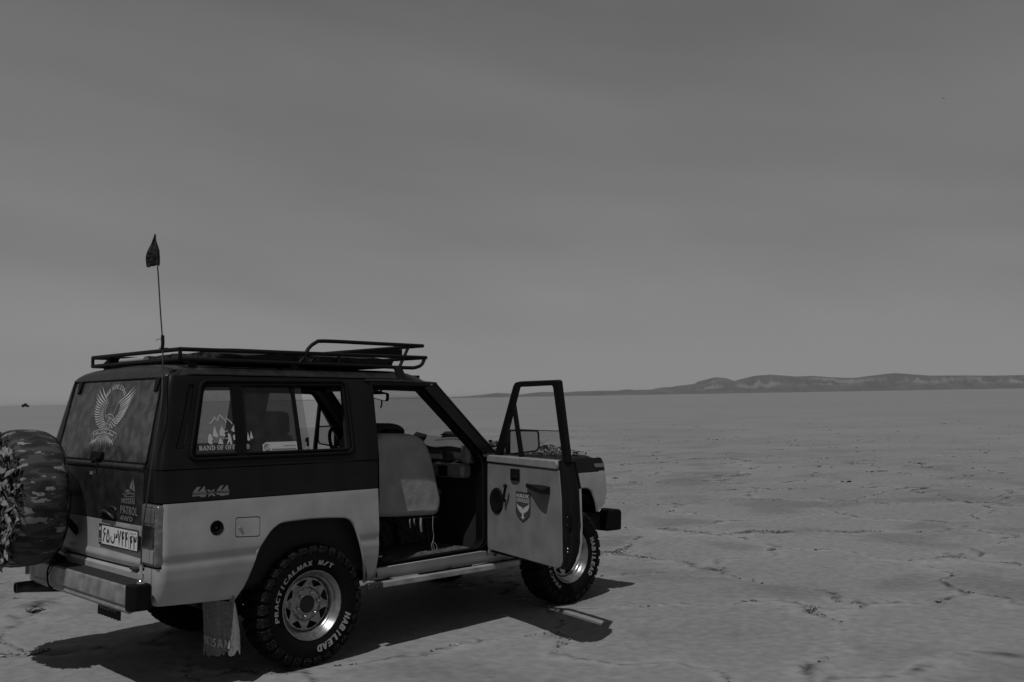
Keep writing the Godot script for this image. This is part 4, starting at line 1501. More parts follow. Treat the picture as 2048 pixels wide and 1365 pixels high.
# ------------------------------------------------------------------ windows
func make_windows() -> void:
	for s in [1.0, -1.0]:
		var f := func(p: Vector2) -> Vector3: return side_glass_point(p, s)
		var win := window_outline()
		var mb := MB.new()
		var loop := PackedVector3Array()
		var loop2 := PackedVector3Array()
		for q in win:
			loop.push_back(side(q, s) + Vector3(0, 0, 0.004 * s))
		for q in grow(win, -0.022):
			loop2.push_back(side(q, s) - Vector3(0, 0, 0.004 * s))
		mb.tube(loop, 0.012, 8, true)
		mb.tube(loop2, 0.011, 8, true)
		var so := put(mb, "side_window", M.rubber, car)
		# rear fixed pane, divider, sliding pane pushed back over the middle
		mb = MB.new()
		mb.sheet(pts([-0.805, -0.005, -0.49, -0.005, -0.485, 0.435, -0.70, 0.435]), [], f, 0.2, 0.004, s)
		put(mb, "fixed_pane", M.glass_side, so)
		mb = MB.new()
		mb.sheet(pts([-0.525, -0.012, -0.462, -0.012, -0.449, 0.445, -0.515, 0.445]), [], func(p: Vector2) -> Vector3: return side_glass_point(p, s) + Vector3(0, 0, 0.010 * s), 0.1, 0.022, s)
		put(mb, "divider", M.rubber, so)
		mb = MB.new()
		mb.sheet(pts([-0.47, -0.005, -0.080, -0.005, -0.085, 0.435, -0.46, 0.435]), [], func(p: Vector2) -> Vector3: return side_glass_point(p, s) - Vector3(0, 0, 0.010 * s), 0.2, 0.004, s)
		put(mb, "tinted_pane", M.glass_tint if s > 0 else M.glass_side, so)
		if s < 0:
			mb = MB.new()
			mb.sheet(pts([-0.085, -0.005, 0.275, -0.005, 0.285, 0.440, -0.09, 0.440]), [], f, 0.2, 0.004, s)
			put(mb, "front_pane", M.glass_side, so)
			continue
		mb = MB.new()
		mb.sheet(pts([-0.47, -0.005, -0.012, -0.005, -0.028, 0.435, -0.46, 0.435]), [], func(p: Vector2) -> Vector3: return side_glass_point(p, s) - Vector3(0, 0, 0.018 * s), 0.2, 0.004, s)
		put(mb, "sliding_pane", M.glass_side, so)
		mb = MB.new()
		mb.sheet(pts([-0.104, -0.005, -0.078, -0.005, -0.086, 0.435, -0.112, 0.435]), [], f, 0.2, 0.008, s)
		put(mb, "pane_edge", M.rubber, so)
		mb = MB.new()
		var hb := side_glass_point(Vector2(-0.036, 0.062), s)
		mb.box(hb + Vector3(0, 0, 0.002), Vector3(0.012, 0.056, 0.014))
		mb.box(hb + Vector3(-0.012, 0.012, 0.010), Vector3(0.018, 0.026, 0.02))
		put(mb, "pane_handle", M.rubber, so)
		mb = MB.new()
		mb.tube(smooth3(pts3([-0.03, 1.279, 0.790, 0.15, 1.283, 0.791, 0.255, 1.288, 0.790, 0.275, 1.33, 0.780, 0.281, 1.45, 0.752, 0.286, 1.60, 0.716])), 0.0035, 6)
		put(mb, "bright_channel", M.steel, so)
		# stickers: camp scene with lettering, and the pale strip
		mb = MB.new()
		for q in [[-0.674, 0.186, -0.660, 0.190, -0.638, 0.219, -0.642, 0.227], [-0.642, 0.226, -0.625, 0.206, -0.622, 0.198, -0.612, 0.226, -0.604, 0.235], [-0.604, 0.235, -0.586, 0.213, -0.576, 0.208, -0.570, 0.188], [-0.569, 0.217, -0.552, 0.203, -0.543, 0.196, -0.531, 0.179]]:
			mb.stroke(pts(q), 0.005, 0.007, f, 0.0035)
		put(mb, "camp_sticker", M.decal, so)
		for q in [
				[-0.679, 0.125, -0.668, 0.119, -0.666, 0.104, -0.659, 0.095, -0.67, 0.083, -0.665, 0.066, -0.681, 0.064, -0.693, 0.075, -0.692, 0.096, -0.686, 0.117],
				[-0.646, 0.169, -0.639, 0.154, -0.633, 0.129, -0.624, 0.114, -0.636, 0.103, -0.651, 0.108, -0.66, 0.112, -0.655, 0.138],
				[-0.598, 0.177, -0.595, 0.158, -0.586, 0.145, -0.582, 0.136, -0.563, 0.144, -0.562, 0.14, -0.583, 0.132, -0.588, 0.123, -0.581, 0.119, -0.586, 0.106, -0.617, 0.115, -0.617, 0.133, -0.613, 0.145, -0.604, 0.158],
				[-0.615, 0.103, -0.598, 0.066, -0.609, 0.063, -0.633, 0.066],
				[-0.56, 0.127, -0.551, 0.118, -0.546, 0.097, -0.544, 0.064, -0.554, 0.058, -0.561, 0.078, -0.57, 0.061, -0.579, 0.064, -0.57, 0.08, -0.566, 0.095, -0.578, 0.093, -0.597, 0.098, -0.598, 0.101, -0.578, 0.097, -0.567, 0.099, -0.566, 0.114, -0.569, 0.12],
				[-0.514, 0.188, -0.504, 0.187, -0.508, 0.131, -0.53, 0.133, -0.543, 0.144], [-0.524, 0.121, -0.513, 0.113, -0.515, 0.085, -0.533, 0.086, -0.536, 0.107],
				[-0.438, 0.131, -0.426, 0.083, -0.439, 0.078, -0.446, 0.085], [-0.417, 0.139, -0.406, 0.094, -0.417, 0.088, -0.426, 0.096]]:
			mb = MB.new()
			mb.flat(pts(q), f, 0.0035)
			put(mb, "camp_sticker", M.decal, so)
		mb = MB.new()
		var wb := Basis(Vector3(1, 0, 0), Vector3(0, 0.9715, -0.2370), Vector3(0, 0.2370, 0.9715))
		for q in [["BAND", -0.751, 0.098], ["OF", -0.640, 0.040], ["OFF", -0.589, 0.060], ["ROAD", -0.521, 0.084]]:
			mb.text(q[0], 0.026, Transform3D(wb, side_glass_point(Vector2(q[1], 0.031), s) + wb.z * 0.0035), true, q[2], true)
		put(mb, "window_lettering", M.decal, so)
		mb = MB.new()
		mb.flat(pts([-0.348, 0.010, -0.112, 0.010, -0.112, 0.068, -0.320, 0.068, -0.345, 0.055]), f, -0.004)
		put(mb, "strip_sticker", M.decal, so)
		mb = MB.new()
		var ring := PackedVector2Array()
		for k in 19:
			ring.push_back(Vector2(-0.318 + 0.017 * cos(k * 0.30 + 0.6), 0.036 + 0.019 * sin(k * 0.30 + 0.6)))
		mb.stroke(ring, 0.004, 0.004, f, -0.0025)
		mb.stroke(pts([-0.330, 0.046, -0.318, 0.040, -0.322, 0.032, -0.310, 0.034]), 0.004, 0.003, f, -0.0025)
		for k in 16:
			var x := -0.286 + k * 0.0105
			mb.stroke(pts([x, 0.020 + 0.003 * (k % 2), x + 0.004, 0.026 + 0.003 * sin(k * 2.0), x + 0.008, 0.021]), 0.004, 0.004, f, -0.0025)
			if k > 7:
				mb.stroke(pts([x, 0.042 + 0.002 * (k % 3), x + 0.008, 0.044]), 0.003, 0.003, f, -0.0025)
		put(mb, "strip_lettering", M.ink, so)
		# 4x4 badge on the waist band
		mb = MB.new()
		var bf := sside(1.0)
		for q in [[-0.809, 1.092, -0.78, 1.123, -0.758, 1.121, -0.778, 1.098, -0.767, 1.097, -0.739, 1.124, -0.733, 1.123, -0.732, 1.101, -0.725, 1.095, -0.725, 1.09], [-0.809, 1.088, -0.725, 1.088, -0.726, 1.084, -0.809, 1.084], [-0.809, 1.08, -0.726, 1.081, -0.726, 1.074, -0.732, 1.072, -0.733, 1.065, -0.762, 1.066, -0.766, 1.072, -0.787, 1.0725, -0.803, 1.071, -0.809, 1.073], [-0.724, 1.104, -0.708, 1.104, -0.697, 1.095, -0.685, 1.103, -0.674, 1.105, -0.681, 1.092, -0.712, 1.091], [-0.71, 1.081, -0.68, 1.08, -0.671, 1.067, -0.684, 1.066, -0.695, 1.075, -0.708, 1.067, -0.719, 1.064], [-0.726, 1.086, -0.666, 1.087, -0.667, 1.084, -0.726, 1.083], [-0.666, 1.093, -0.638, 1.122, -0.619, 1.123, -0.64, 1.098, -0.627, 1.098, -0.602, 1.122, -0.592, 1.12, -0.593, 1.102, -0.587, 1.094, -0.587, 1.091], [-0.666, 1.088, -0.586, 1.088, -0.586, 1.084, -0.667, 1.085], [-0.667, 1.081, -0.586, 1.08, -0.586, 1.076, -0.592, 1.072, -0.592, 1.067, -0.618, 1.067, -0.619, 1.064, -0.645, 1.066, -0.648, 1.072, -0.667, 1.074]]:
			mb.flat(pts(q), bf, 0.002)
		put(mb, "badge", M.decal_badge, car)
	# windscreen and its pillars, header and scuttle
	var mb := MB.new()
	var wf := func(p: Vector2) -> Vector3: return Vector3(lerpf(1.545, 1.075, p.y) + 0.03 * (1.0 - p.x * p.x), lerpf(1.225, 1.715, p.y), p.x * lerpf(0.735, 0.630, p.y))
	mb.sheet(rect(-1, 0, 1, 1), [], wf, 0.25, 0.005, 1.0)
	var ws := put(mb, "windscreen", M.glass_clear, car)
	mb = MB.new()
	var fr := PackedVector3Array()
	for q in fillet(rect(-1, 0, 1, 1), 0.08):
		fr.push_back(wf.call(q))
	mb.tube(fr, 0.012, 6, true)
	put(mb, "windscreen_seal", M.rubber, ws)
	for s in [1.0, -1.0]:
		mb = MB.new()
		var up: Array = []
		var dn: Array = []
		for q in [[0.955, 1.693, 0.704], [1.060, 1.722, 0.690], [1.070, 1.720, 0.630], [0.975, 1.690, 0.630]]:
			up.append(Vector3(q[0], q[1], q[2] * s))
		for q in [[1.405, 1.235, 0.812], [1.515, 1.225, 0.814], [1.545, 1.225, 0.735], [1.430, 1.225, 0.735]]:
			dn.append(Vector3(q[0], q[1], q[2] * s))
		mb.hexa(dn + up)
		mb.tube(pts3([1.066, 1.724, 0.685 * s, 1.520, 1.235, 0.812 * s]), 0.010, 8)
		put(mb, "windscreen_pillar", M.dark, car)
		mb = MB.new()
		mb.box(Vector3(0.75, 1.716, 0.665 * s), Vector3(0.54, 0.04, 0.06), Basis.IDENTITY, 0.01)
		put(mb, "door_header", M.dark, car)
	mb = MB.new()
	mb.box(Vector3(1.03, 1.712, 0), Vector3(0.10, 0.05, 1.27), Basis.IDENTITY, 0.012)
	put(mb, "windscreen_header", M.trim, car)

# ------------------------------------------------------------------ bonnet and nose
func make_front() -> void:
	var mb := MB.new()
	mb.sheet(rect(1.615, -1, 2.715, 1), [], hood, 0.06, 0.012, -1.0)
	put(mb, "bonnet", M.dark, car)
	mb = MB.new()
	mb.sheet(pts([1.47, -1, 1.607, -1, 1.607, 1, 1.47, 1]), [], hood, 0.06, 0.012, -1.0)
	put(mb, "scuttle", M.dark, car)
	mb = MB.new()
	mb.box(Vector3(2.690, 0.93, 0), Vector3(0.04, 0.40, 1.60), Basis.IDENTITY, 0.015)
	var gr := put(mb, "front_panel", M.dark, car)
	mb = MB.new()
	for k in 6:
		mb.box(Vector3(2.722, 0.86 + 0.035 * k, 0), Vector3(0.02, 0.012, 0.95), Basis.IDENTITY, 0.003)
	put(mb, "grille_bars", M.steel, gr)
	for s in [1.0, -1.0]:
		mb = MB.new()
		mb.lathe(pts([0, 0.03, 0.05, 0.026, 0.085, 0.012, 0.095, 0.0]), 24, Transform3D(Basis(Vector3(0, 0, -1), Vector3(0, 1, 0), Vector3(1, 0, 0)), Vector3(2.708, 0.95, 0.62 * s)))
		put(mb, "headlamp", M.lens_clear, gr)
	# bulkhead between engine and cabin, and inner sides of the nose
	mb = MB.new()
	mb.box(Vector3(1.545, 0.83, 0), Vector3(0.04, 0.68, 1.60), Basis.IDENTITY, 0.01)
	put(mb, "bulkhead", M.inner, car)

# ------------------------------------------------------------------ cabin
func make_interior() -> void:
	# frame of the doorway: jambs going into the body, rubber seal, sill plate
	for s in [1.0, -1.0]:
		var way := fillet(pts([0.474, 0.534, 1.385, 0.548, 1.434, 0.60, 1.440, 1.15, 1.400, 1.242, 0.955, 1.690, 0.515, 1.699, 0.488, 1.27, 0.468, 1.03]), 0.03)
		var mb := MB.new()
		for i in way.size():
			var a := way[i]
			var b := way[(i + 1) % way.size()]
			var d := 0.13
			mb.quad(side(a, s) - Vector3(0, 0, 0.010 * s), side(b, s) - Vector3(0, 0, 0.010 * s), side(b, s) - Vector3(0, 0, d * s), side(a, s) - Vector3(0, 0, d * s))
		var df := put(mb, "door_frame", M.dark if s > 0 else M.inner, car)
		mb = MB.new()
		var loop := PackedVector3Array()
		for q in grow(way, -0.012):
			loop.push_back(side(q, s) - Vector3(0, 0, 0.035 * s))
		mb.tube(loop, 0.012, 7, true)
		put(mb, "door_seal", M.rubber, df)
		mb = MB.new()
		mb.box(Vector3(0.92, 0.541, 0.735 * s), Vector3(0.88, 0.012, 0.09), Basis(Vector3(0, 0, 1), 0.015), 0.003)
		for k in 3:
			mb.box(Vector3(0.92, 0.549, (0.71 + 0.025 * k) * s), Vector3(0.86, 0.006, 0.008), Basis(Vector3(0, 0, 1), 0.015), 0.002)
		put(mb, "sill_plate", M.steel, df)
		# lining panels inside the quarter and at the kick panel
		mb = MB.new()
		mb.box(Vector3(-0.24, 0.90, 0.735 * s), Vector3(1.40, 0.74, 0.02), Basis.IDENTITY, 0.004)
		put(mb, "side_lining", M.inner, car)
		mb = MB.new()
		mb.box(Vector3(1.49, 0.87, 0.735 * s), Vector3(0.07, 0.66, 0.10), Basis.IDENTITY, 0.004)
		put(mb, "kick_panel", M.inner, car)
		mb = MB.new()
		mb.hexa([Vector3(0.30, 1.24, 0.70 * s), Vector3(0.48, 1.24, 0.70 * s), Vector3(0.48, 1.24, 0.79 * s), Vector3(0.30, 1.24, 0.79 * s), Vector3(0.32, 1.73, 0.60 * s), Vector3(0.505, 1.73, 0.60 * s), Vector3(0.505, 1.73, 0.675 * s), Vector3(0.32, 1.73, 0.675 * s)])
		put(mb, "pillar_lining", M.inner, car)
	var mb := MB.new()
	mb.box(Vector3(0.1, 1.772, 0), Vector3(1.80, 0.02, 1.20), Basis.IDENTITY, 0.004)
	put(mb, "headlining", M.inner, car)
	mb = MB.new()
	mb.box(Vector3(0.25, 0.538, 0), Vector3(2.40, 0.014, 1.36), Basis.IDENTITY, 0.003)
	mb.prism(fillet(pts([-0.16, 0.54, 0.16, 0.54, 0.11, 0.72, -0.11, 0.72]), 0.03), -0.4, 1.5, Transform3D(Basis(Vector3(0, 0, 1), Vector3(0, 1, 0), Vector3(1, 0, 0)), Vector3.ZERO))
	put(mb, "carpet", M.floor, car)
	# passenger seat tipped forward, pale loose cover
	var st := node("passenger_seat", car)
	mb = MB.new()
	mb.prism(fillet(pts([0.645, 0.825, 0.87, 0.805, 1.205, 0.790, 1.240, 0.895, 1.140, 1.250, 1.065, 1.340, 0.97, 1.372, 0.69, 1.382, 0.640, 1.33]), 0.06, 6), 0.12, 0.565, Transform3D.IDENTITY, 0.040, 5)
	crumple(mb, 0.010, 4.0)
	put(mb, "seat_cover", M.seat, st)
	mb = MB.new()
	mb.prism(fillet(pts([0.69, 1.37, 0.97, 1.362, 0.99, 1.40, 0.945, 1.435, 0.87, 1.450, 0.77, 1.448, 0.715, 1.425]), 0.03, 5), 0.21, 0.475, Transform3D.IDENTITY, 0.04, 4)
	put(mb, "head_restraint", M.seat_dark, st)
	mb = MB.new()
	for z in [0.555, 0.15]:
		mb = MB.new()
		mb.tube(pts3([0.77, 0.782, z, 0.93, 0.782, z, 1.20, 0.775, z]), 0.008, 8)
		put(mb, "seat_rail", M.trim, st)
	for x in [0.70, 1.10]:
		for z in [0.17, 0.53]:
			mb = MB.new()
			mb.tube(pts3([x, 0.80, z, x + 0.05, 0.55, z]), 0.014, 8)
			put(mb, "seat_leg", M.trim, st)
	for q in [[0.865, 0.725, 0.010], [0.905, 0.742, 0.008], [0.965, 0.690, 0.016]]:
		mb = MB.new()
		mb.tube(smooth3(pts3([q[0] + 0.075, 0.785, 0.565, q[0] + 0.069, lerpf(0.785, q[1], 0.5), 0.570, q[0] + 0.079, q[1], 0.567])), q[2] * 0.55, 6)
		put(mb, "cover_strap", M.string, st)
	mb = MB.new()
	mb.tube(smooth3(pts3([1.150, 0.79, 0.565, 1.143, 0.71, 0.57, 1.155, 0.65, 0.568, 1.145, 0.60, 0.57, 1.160, 0.550, 0.572])), 0.0028, 5)
	mb.tube(smooth3(pts3([1.147, 0.61, 0.57, 1.170, 0.585, 0.578, 1.175, 0.550, 0.582])), 0.0028, 5)
	mb.tube(smooth3(pts3([1.149, 0.62, 0.57, 1.130, 0.59, 0.575, 1.135, 0.550, 0.578])), 0.0028, 5)
	put(mb, "cover_tie", M.string, st)
	# driver's seat
	st = node("driver_seat", car)
	mb = MB.new()
	mb.prism(fillet(pts([0.30, 0.78, 0.95, 0.80, 0.97, 0.92, 0.52, 0.93, 0.47, 1.36, 0.40, 1.385, 0.33, 1.36]), 0.05, 4), -0.62, -0.16, Transform3D.IDENTITY, 0.045, 4)
	mb.box(Vector3(0.62, 0.66, -0.39), Vector3(0.5, 0.22, 0.36))
	put(mb, "seat_cover", M.seat_dark, st)
	mb = MB.new()
	mb.prism(fillet(pts([0.36, 1.37, 0.50, 1.37, 0.49, 1.52, 0.44, 1.54, 0.385, 1.52]), 0.04, 4), -0.53, -0.24, Transform3D.IDENTITY, 0.04, 4)
	put(mb, "head_restraint", M.seat_dark, st)
	mb = MB.new()
	mb.box(Vector3(-0.38, 0.74, 0), Vector3(0.48, 0.34, 1.20), Basis.IDENTITY, 0.04)
	mb.box(Vector3(-0.66, 0.98, 0), Vector3(0.14, 0.46, 1.20), Basis(Vector3(0, 0, 1), 0.18), 0.04)
	put(mb, "rear_bench", M.seat_dark, car)
	# dashboard with a pale cover pierced by a row of slots, glove box, grab handle
	mb = MB.new()
	mb.prism(fillet(pts([1.42, 1.165, 1.53, 1.145, 1.55, 1.33, 1.50, 1.340, 1.44, 1.30]), 0.03, 4), -0.70, 0.66, Transform3D.IDENTITY, 0.02, 2)
	var da := put(mb, "dashboard", M.dash, car)
	mb = MB.new()
	var hl: Array = []
	for k in 10:
		hl.append(circle2(0.262 + 0.0275 * k, 0.062, 0.0085, 10))
	mb.sheet(pts([0.09, 0.02, 0.30, -0.008, 0.58, -0.002, 0.62, 0.045, 0.645, 0.09, 0.40, 0.108, 0.10, 0.112]), hl, func(p: Vector2) -> Vector3: return Vector3(1.400 + 0.50 * (p.y + 0.02), 1.262 + 0.78 * (p.y + 0.01) + 0.006 * sin(p.x * 18.0), p.x), 0.012, 0.004, 1.0)
	put(mb, "dash_cover", M.dash_cover, da)
	mb = MB.new()
	mb.box(Vector3(1.412, 1.205, 0.20), Vector3(0.03, 0.075, 0.34), Basis.IDENTITY, 0.01)
	put(mb, "glove_box", M.dash, da)
	mb = MB.new()
	mb.box(Vector3(1.43, 1.095, 0.44), Vector3(0.10, 0.10, 0.36), Basis.IDENTITY, 0.02)
	mb.box(Vector3(1.45, 1.225, 0.61), Vector3(0.10, 0.15, 0.09), Basis.IDENTITY, 0.02)
	put(mb, "lower_shelf", M.panel, da)
	mb = MB.new()
	mb.tube(smooth3(pts3([1.376, 1.142, 0.30, 1.368, 1.156, 0.37, 1.368, 1.148, 0.43, 1.370, 1.150, 0.51, 1.386, 1.172, 0.57])), 0.006, 6)
	put(mb, "grab_handle", M.dash_cover, da)
	mb = MB.new()
	mb.box(Vector3(1.376, 1.093, 0.41), Vector3(0.012, 0.075, 0.10), Basis.IDENTITY, 0.004)
	put(mb, "shelf_recess", M.rubber, da)
	# steering wheel, driver's instruments, interior mirror
	var sw := node("steering_wheel", car)
	var wx := Transform3D(Basis(Vector3(0, 0, 1), 0.45) * Basis(Vector3(0, 0, 1), Vector3(0, 1, 0), Vector3(-1, 0, 0)), Vector3(1.08, 1.24, -0.38))
	mb = MB.new()
	var ring := PackedVector3Array()
	for k in 48:
		ring.push_back(wx * Vector3(0.20 * cos(TAU * k / 48), 0.20 * sin(TAU * k / 48), 0))
	mb.tube(ring, 0.014, 10, true)
	put(mb, "rim", M.rubber, sw)
	mb = MB.new()
	for t in [0.0, PI, -PI / 2]:
		mb.tube(PackedVector3Array([wx * Vector3(0, 0, -0.02), wx * Vector3(0.2 * cos(t), 0.2 * sin(t), 0)]), 0.012, 6)
	mb.lathe(pts([0, 0.01, 0.04, 0.005, 0.06, -0.02]), 20, wx)
	mb.tube(PackedVector3Array([wx * Vector3(0, 0, -0.02), wx * Vector3(0, 0, -0.35)]), 0.03, 10)
	put(mb, "hub", M.rubber, sw)
	mb = MB.new()
	mb.box(Vector3(1.44, 1.36, -0.38), Vector3(0.16, 0.07, 0.36), Basis.IDENTITY, 0.02)
	put(mb, "instrument_hood", M.inner, car)
	mb = MB.new()
	var mx := Transform3D(Basis(Vector3(0, 1, 0), -0.12) * Basis(Vector3(1, 0, 0), 0.14) * Basis(Vector3(0, 0, 1), Vector3(0, 1, 0), Vector3(-1, 0, 0)), Vector3(1.075, 1.648, 0.035))
	mb.prism(fillet(rect(-0.105, -0.032, 0.105, 0.032), 0.022), -0.025, 0.0, mx, 0.008, 2)
	mb.tube(pts3([1.085, 1.668, 0.035, 1.10, 1.70, 0.03]), 0.008, 8)
	mb.tube(smooth3(pts3([1.078, 1.62, 0.055, 1.080, 1.585, 0.058, 1.074, 1.558, 0.050])), 0.006, 6)
	var im := put(mb, "interior_mirror", M.rubber, car)
	mb = MB.new()
	mb.flat(fillet(rect(-0.097, -0.025, 0.097, 0.025), 0.018), func(p: Vector2) -> Vector3: return mx * Vector3(p.x, p.y, 0.0), 0.001)
	put(mb, "mirror_glass", M.mirror, im)

# ------------------------------------------------------------------ wheels
func make_wheels() -> void:
	var proto := wheel_proto()
	var first := true
	for s in [1.0, -1.0]:
		for k in 2:
			var w: Node3D = proto
			if not first:
				w = proto.duplicate()
				w.name = numbered(car, "wheel")
				car.add_child(w, true)
			first = false
			var at := Vector3(-0.0064, 0.3652, 0.70 * s) if k == 0 else Vector3(2.3433, 0.4062, 0.70 * s)
			var spin := 0.0 if k == 0 else deg_to_rad(44.0)
			w.transform = Transform3D((Basis.IDENTITY if s > 0 else Basis(Vector3.UP, PI)) * Basis(Vector3(0, 0, 1), spin), at)

func wheel_proto() -> Node3D:
	var w := node("wheel", car)
	# tyre carcass: lathe round z, outer face at +z
	var mb := MB.new()
	var hw := 0.1175
	var sec := pts([0.196, 0.085, 0.205, 0.095, 0.215, 0.103, 0.240, 0.114, 0.268, hw, 0.300, 0.1165, 0.325, 0.112, 0.343, 0.104, 0.352, 0.090, 0.355, 0.05, 0.356, 0.0])
	var full := PackedVector2Array()
	full.append_array(sec)
	for k in range(sec.size() - 2, -1, -1):
		full.push_back(Vector2(sec[k].x, -sec[k].y))
	mb.lathe(full, 96)
	for rr in [0.222, 0.318]:
		var ring := PackedVector3Array()
		for k in 96:
			ring.push_back(Vector3(rr * cos(TAU * k / 96), rr * sin(TAU * k / 96), 0.1055 if rr < 0.3 else 0.1135))
		mb.tube(ring, 0.0022, 5, true)
	put(mb, "tyre", M.tyre, w)
	# shoulder lugs, side biters and centre blocks
	mb = MB.new()
	var nl := 29
	for k in nl:
		for s in [1.0, -1.0]:
			var t := TAU * (k + (0.25 if s > 0 else 0.75)) / nl
			var dt := TAU / nl * (0.40 if k % 2 == 0 else 0.36)
			lug(mb, t, dt, [[0.350, 0.052, 0.366, 0.056], [0.348, 0.104, 0.3625, 0.100], [0.326, 0.1125, 0.345, 0.1165], [0.308, 0.1165, 0.322 if k % 2 == 0 else 0.330, 0.1195]], s)
			var t2 := t + TAU / nl * (0.22 if s > 0 else -0.22)
			lug(mb, t2, dt * 0.92, [[0.350, 0.004, 0.367, 0.007], [0.350, 0.044, 0.366, 0.040]], s)
	put(mb, "tread_blocks", M.tread, w)
	mb = MB.new()
	for k in nl:
		var t := TAU * (k + 0.25) / nl
		for q in [-0.35, 0.35]:
			var a: float = t + TAU / nl * q
			var b: float = t + TAU / nl * q * 0.35
			mb.hexa([pol(0.298, a, 0.114), pol(0.298, a + 0.018, 0.114), pol(0.324, b + 0.018, 0.112), pol(0.324, b, 0.112), pol(0.298, a, 0.1195), pol(0.298, a + 0.018, 0.1195), pol(0.324, b + 0.018, 0.1170), pol(0.324, b, 0.1170)])
	put(mb, "side_lugs", M.tyre, w)
	# raised white lettering
	mb = MB.new()
	ring_text(mb, "PRACTICALMAX M/T", 0.243, 0.027, 196.0, 58.0)
	put(mb, "lettering", M.letter, w)
	mb = MB.new()
	ring_text(mb, "HABILEAD", 0.243, 0.040, -16.0, -84.0)
	put(mb, "lettering", M.letter, w)
	# steel rim: flange, stepped barrel, disc with eight openings
	mb = MB.new()
	mb.lathe(pts([0.196, 0.082, 0.203, 0.094, 0.2085, 0.100, 0.2085, 0.105, 0.2035, 0.1065, 0.1985, 0.101, 0.192, 0.088, 0.186, 0.083, 0.183, 0.074, 0.175, 0.062, 0.168, 0.058, 0.166, 0.044, 0.163, 0.030, 0.163, -0.02, 0.17, -0.09, 0.20, -0.10]), 72)
	put(mb, "rim", M.rim, w)
	mb = MB.new()
	var hs: Array = []
	for k in 8:
		var t := TAU * (k + 0.35) / 8
		var h := PackedVector2Array()
		for q in [[0.147, -0.26], [0.149, 0.0], [0.147, 0.26], [0.138, 0.255], [0.112, 0.06], [0.109, 0.0], [0.112, -0.06], [0.138, -0.255]]:
			h.push_back(Vector2(q[0] * cos(t + q[1]), q[0] * sin(t + q[1])))
		hs.append(fillet(h, 0.006, 2))
	var df := func(p: Vector2) -> Vector3:
		var r := p.length()
		return Vector3(p.x, p.y, lin([0.0, 0.046, 0.090, 0.046, 0.097, 0.036, 0.104, 0.030, 0.150, 0.044, 0.157, 0.044, 0.164, 0.030], r))
	mb.sheet(circle2(0, 0, 0.163, 64), hs, df, 0.011, 0.004)
	put(mb, "wheel_disc", M.rim, w)
	mb = MB.new()
	mb.lathe(pts([0, 0.052, 0.046, 0.052, 0.052, 0.047, 0.055, 0.044]), 32)
	mb.lathe(pts([0.0, 0.0, 0.155, 0.0]), 32)
	put(mb, "hub", M.hub, w)
	for k in 6:
		var t := TAU * (k + 0.2) / 6
		mb = MB.new()
		mb.lathe(pts([0, 0.024, 0.006, 0.023, 0.0095, 0.018, 0.0105, 0.0]), 6, Transform3D(Basis.IDENTITY, Vector3(0.073 * cos(t), 0.073 * sin(t), 0.046)), false)
		put(mb, "wheel_nut", M.nut, w)
	return w

func pol(r: float, t: float, z: float) -> Vector3:
	return Vector3(r * cos(t), r * sin(t), z)

# a rubber block: stations across the tread, each [r inner, z inner, r outer, z outer]
func lug(mb: MB, t: float, dt: float, st: Array, s: float) -> void:
	var m := st.size()
	for i in m - 1:
		var A: Array = st[i]
		var B: Array = st[i + 1]
		var k := 0.86
		mb.quad(pol(A[2], t - dt * k, A[3] * s), pol(A[2], t + dt * k, A[3] * s), pol(B[2], t + dt * k, B[3] * s), pol(B[2], t - dt * k, B[3] * s))
		for w in [-1.0, 1.0]:
			mb.quad(pol(A[0], t + dt * w, A[1] * s), pol(A[2], t + dt * k * w, A[3] * s), pol(B[2], t + dt * k * w, B[3] * s), pol(B[0], t + dt * w, B[1] * s))
	for e in [0, m - 1]:
		var A: Array = st[e]
		mb.quad(pol(A[0], t - dt, A[1] * s), pol(A[0], t + dt, A[1] * s), pol(A[2], t + dt * 0.86, A[3] * s), pol(A[2], t - dt * 0.86, A[3] * s))

func ring_text(mb: MB, word: String, r: float, h: float, a0: float, a1: float) -> void:  # reads clockwise, tops outward
	var n := word.length()
	for i in n:
		if word[i] == " ":
			continue
		var t := deg_to_rad(lerpf(a0, a1, (i + 0.5) / n))
		var rad := Vector3(cos(t), sin(t), 0)
		var tan_ := Vector3(sin(t), -cos(t), 0)
		var w := r * deg_to_rad(absf(a1 - a0)) / n * (0.84 if word[i] != "I" else 0.30)
		# the side wall bulges, so the letters lean with it
		var lean := (rad + Vector3(0, 0, 0.10)).normalized()
		for q in [-1.0, 0.0, 1.0]:  # thick strokes
			mb.text(word[i], h, Transform3D(Basis(tan_, lean + tan_ * 0.14, tan_.cross(lean)), rad * r + Vector3(0, 0, 0.1175 + 0.0003 * q) - tan_ * (w * 0.5 + 0.0016 * q) + rad * 0.0008 * q), true, w)

# ------------------------------------------------------------------ open right door, closed left door
func lean(y: float) -> float:
	return 0.085 * maxf(0.0, y - 1.22) / 0.49

func dfr(d: float, y: float) -> Vector2:  # a point of the window frame
	return Vector2(d + lean(y) * 1.6, y)

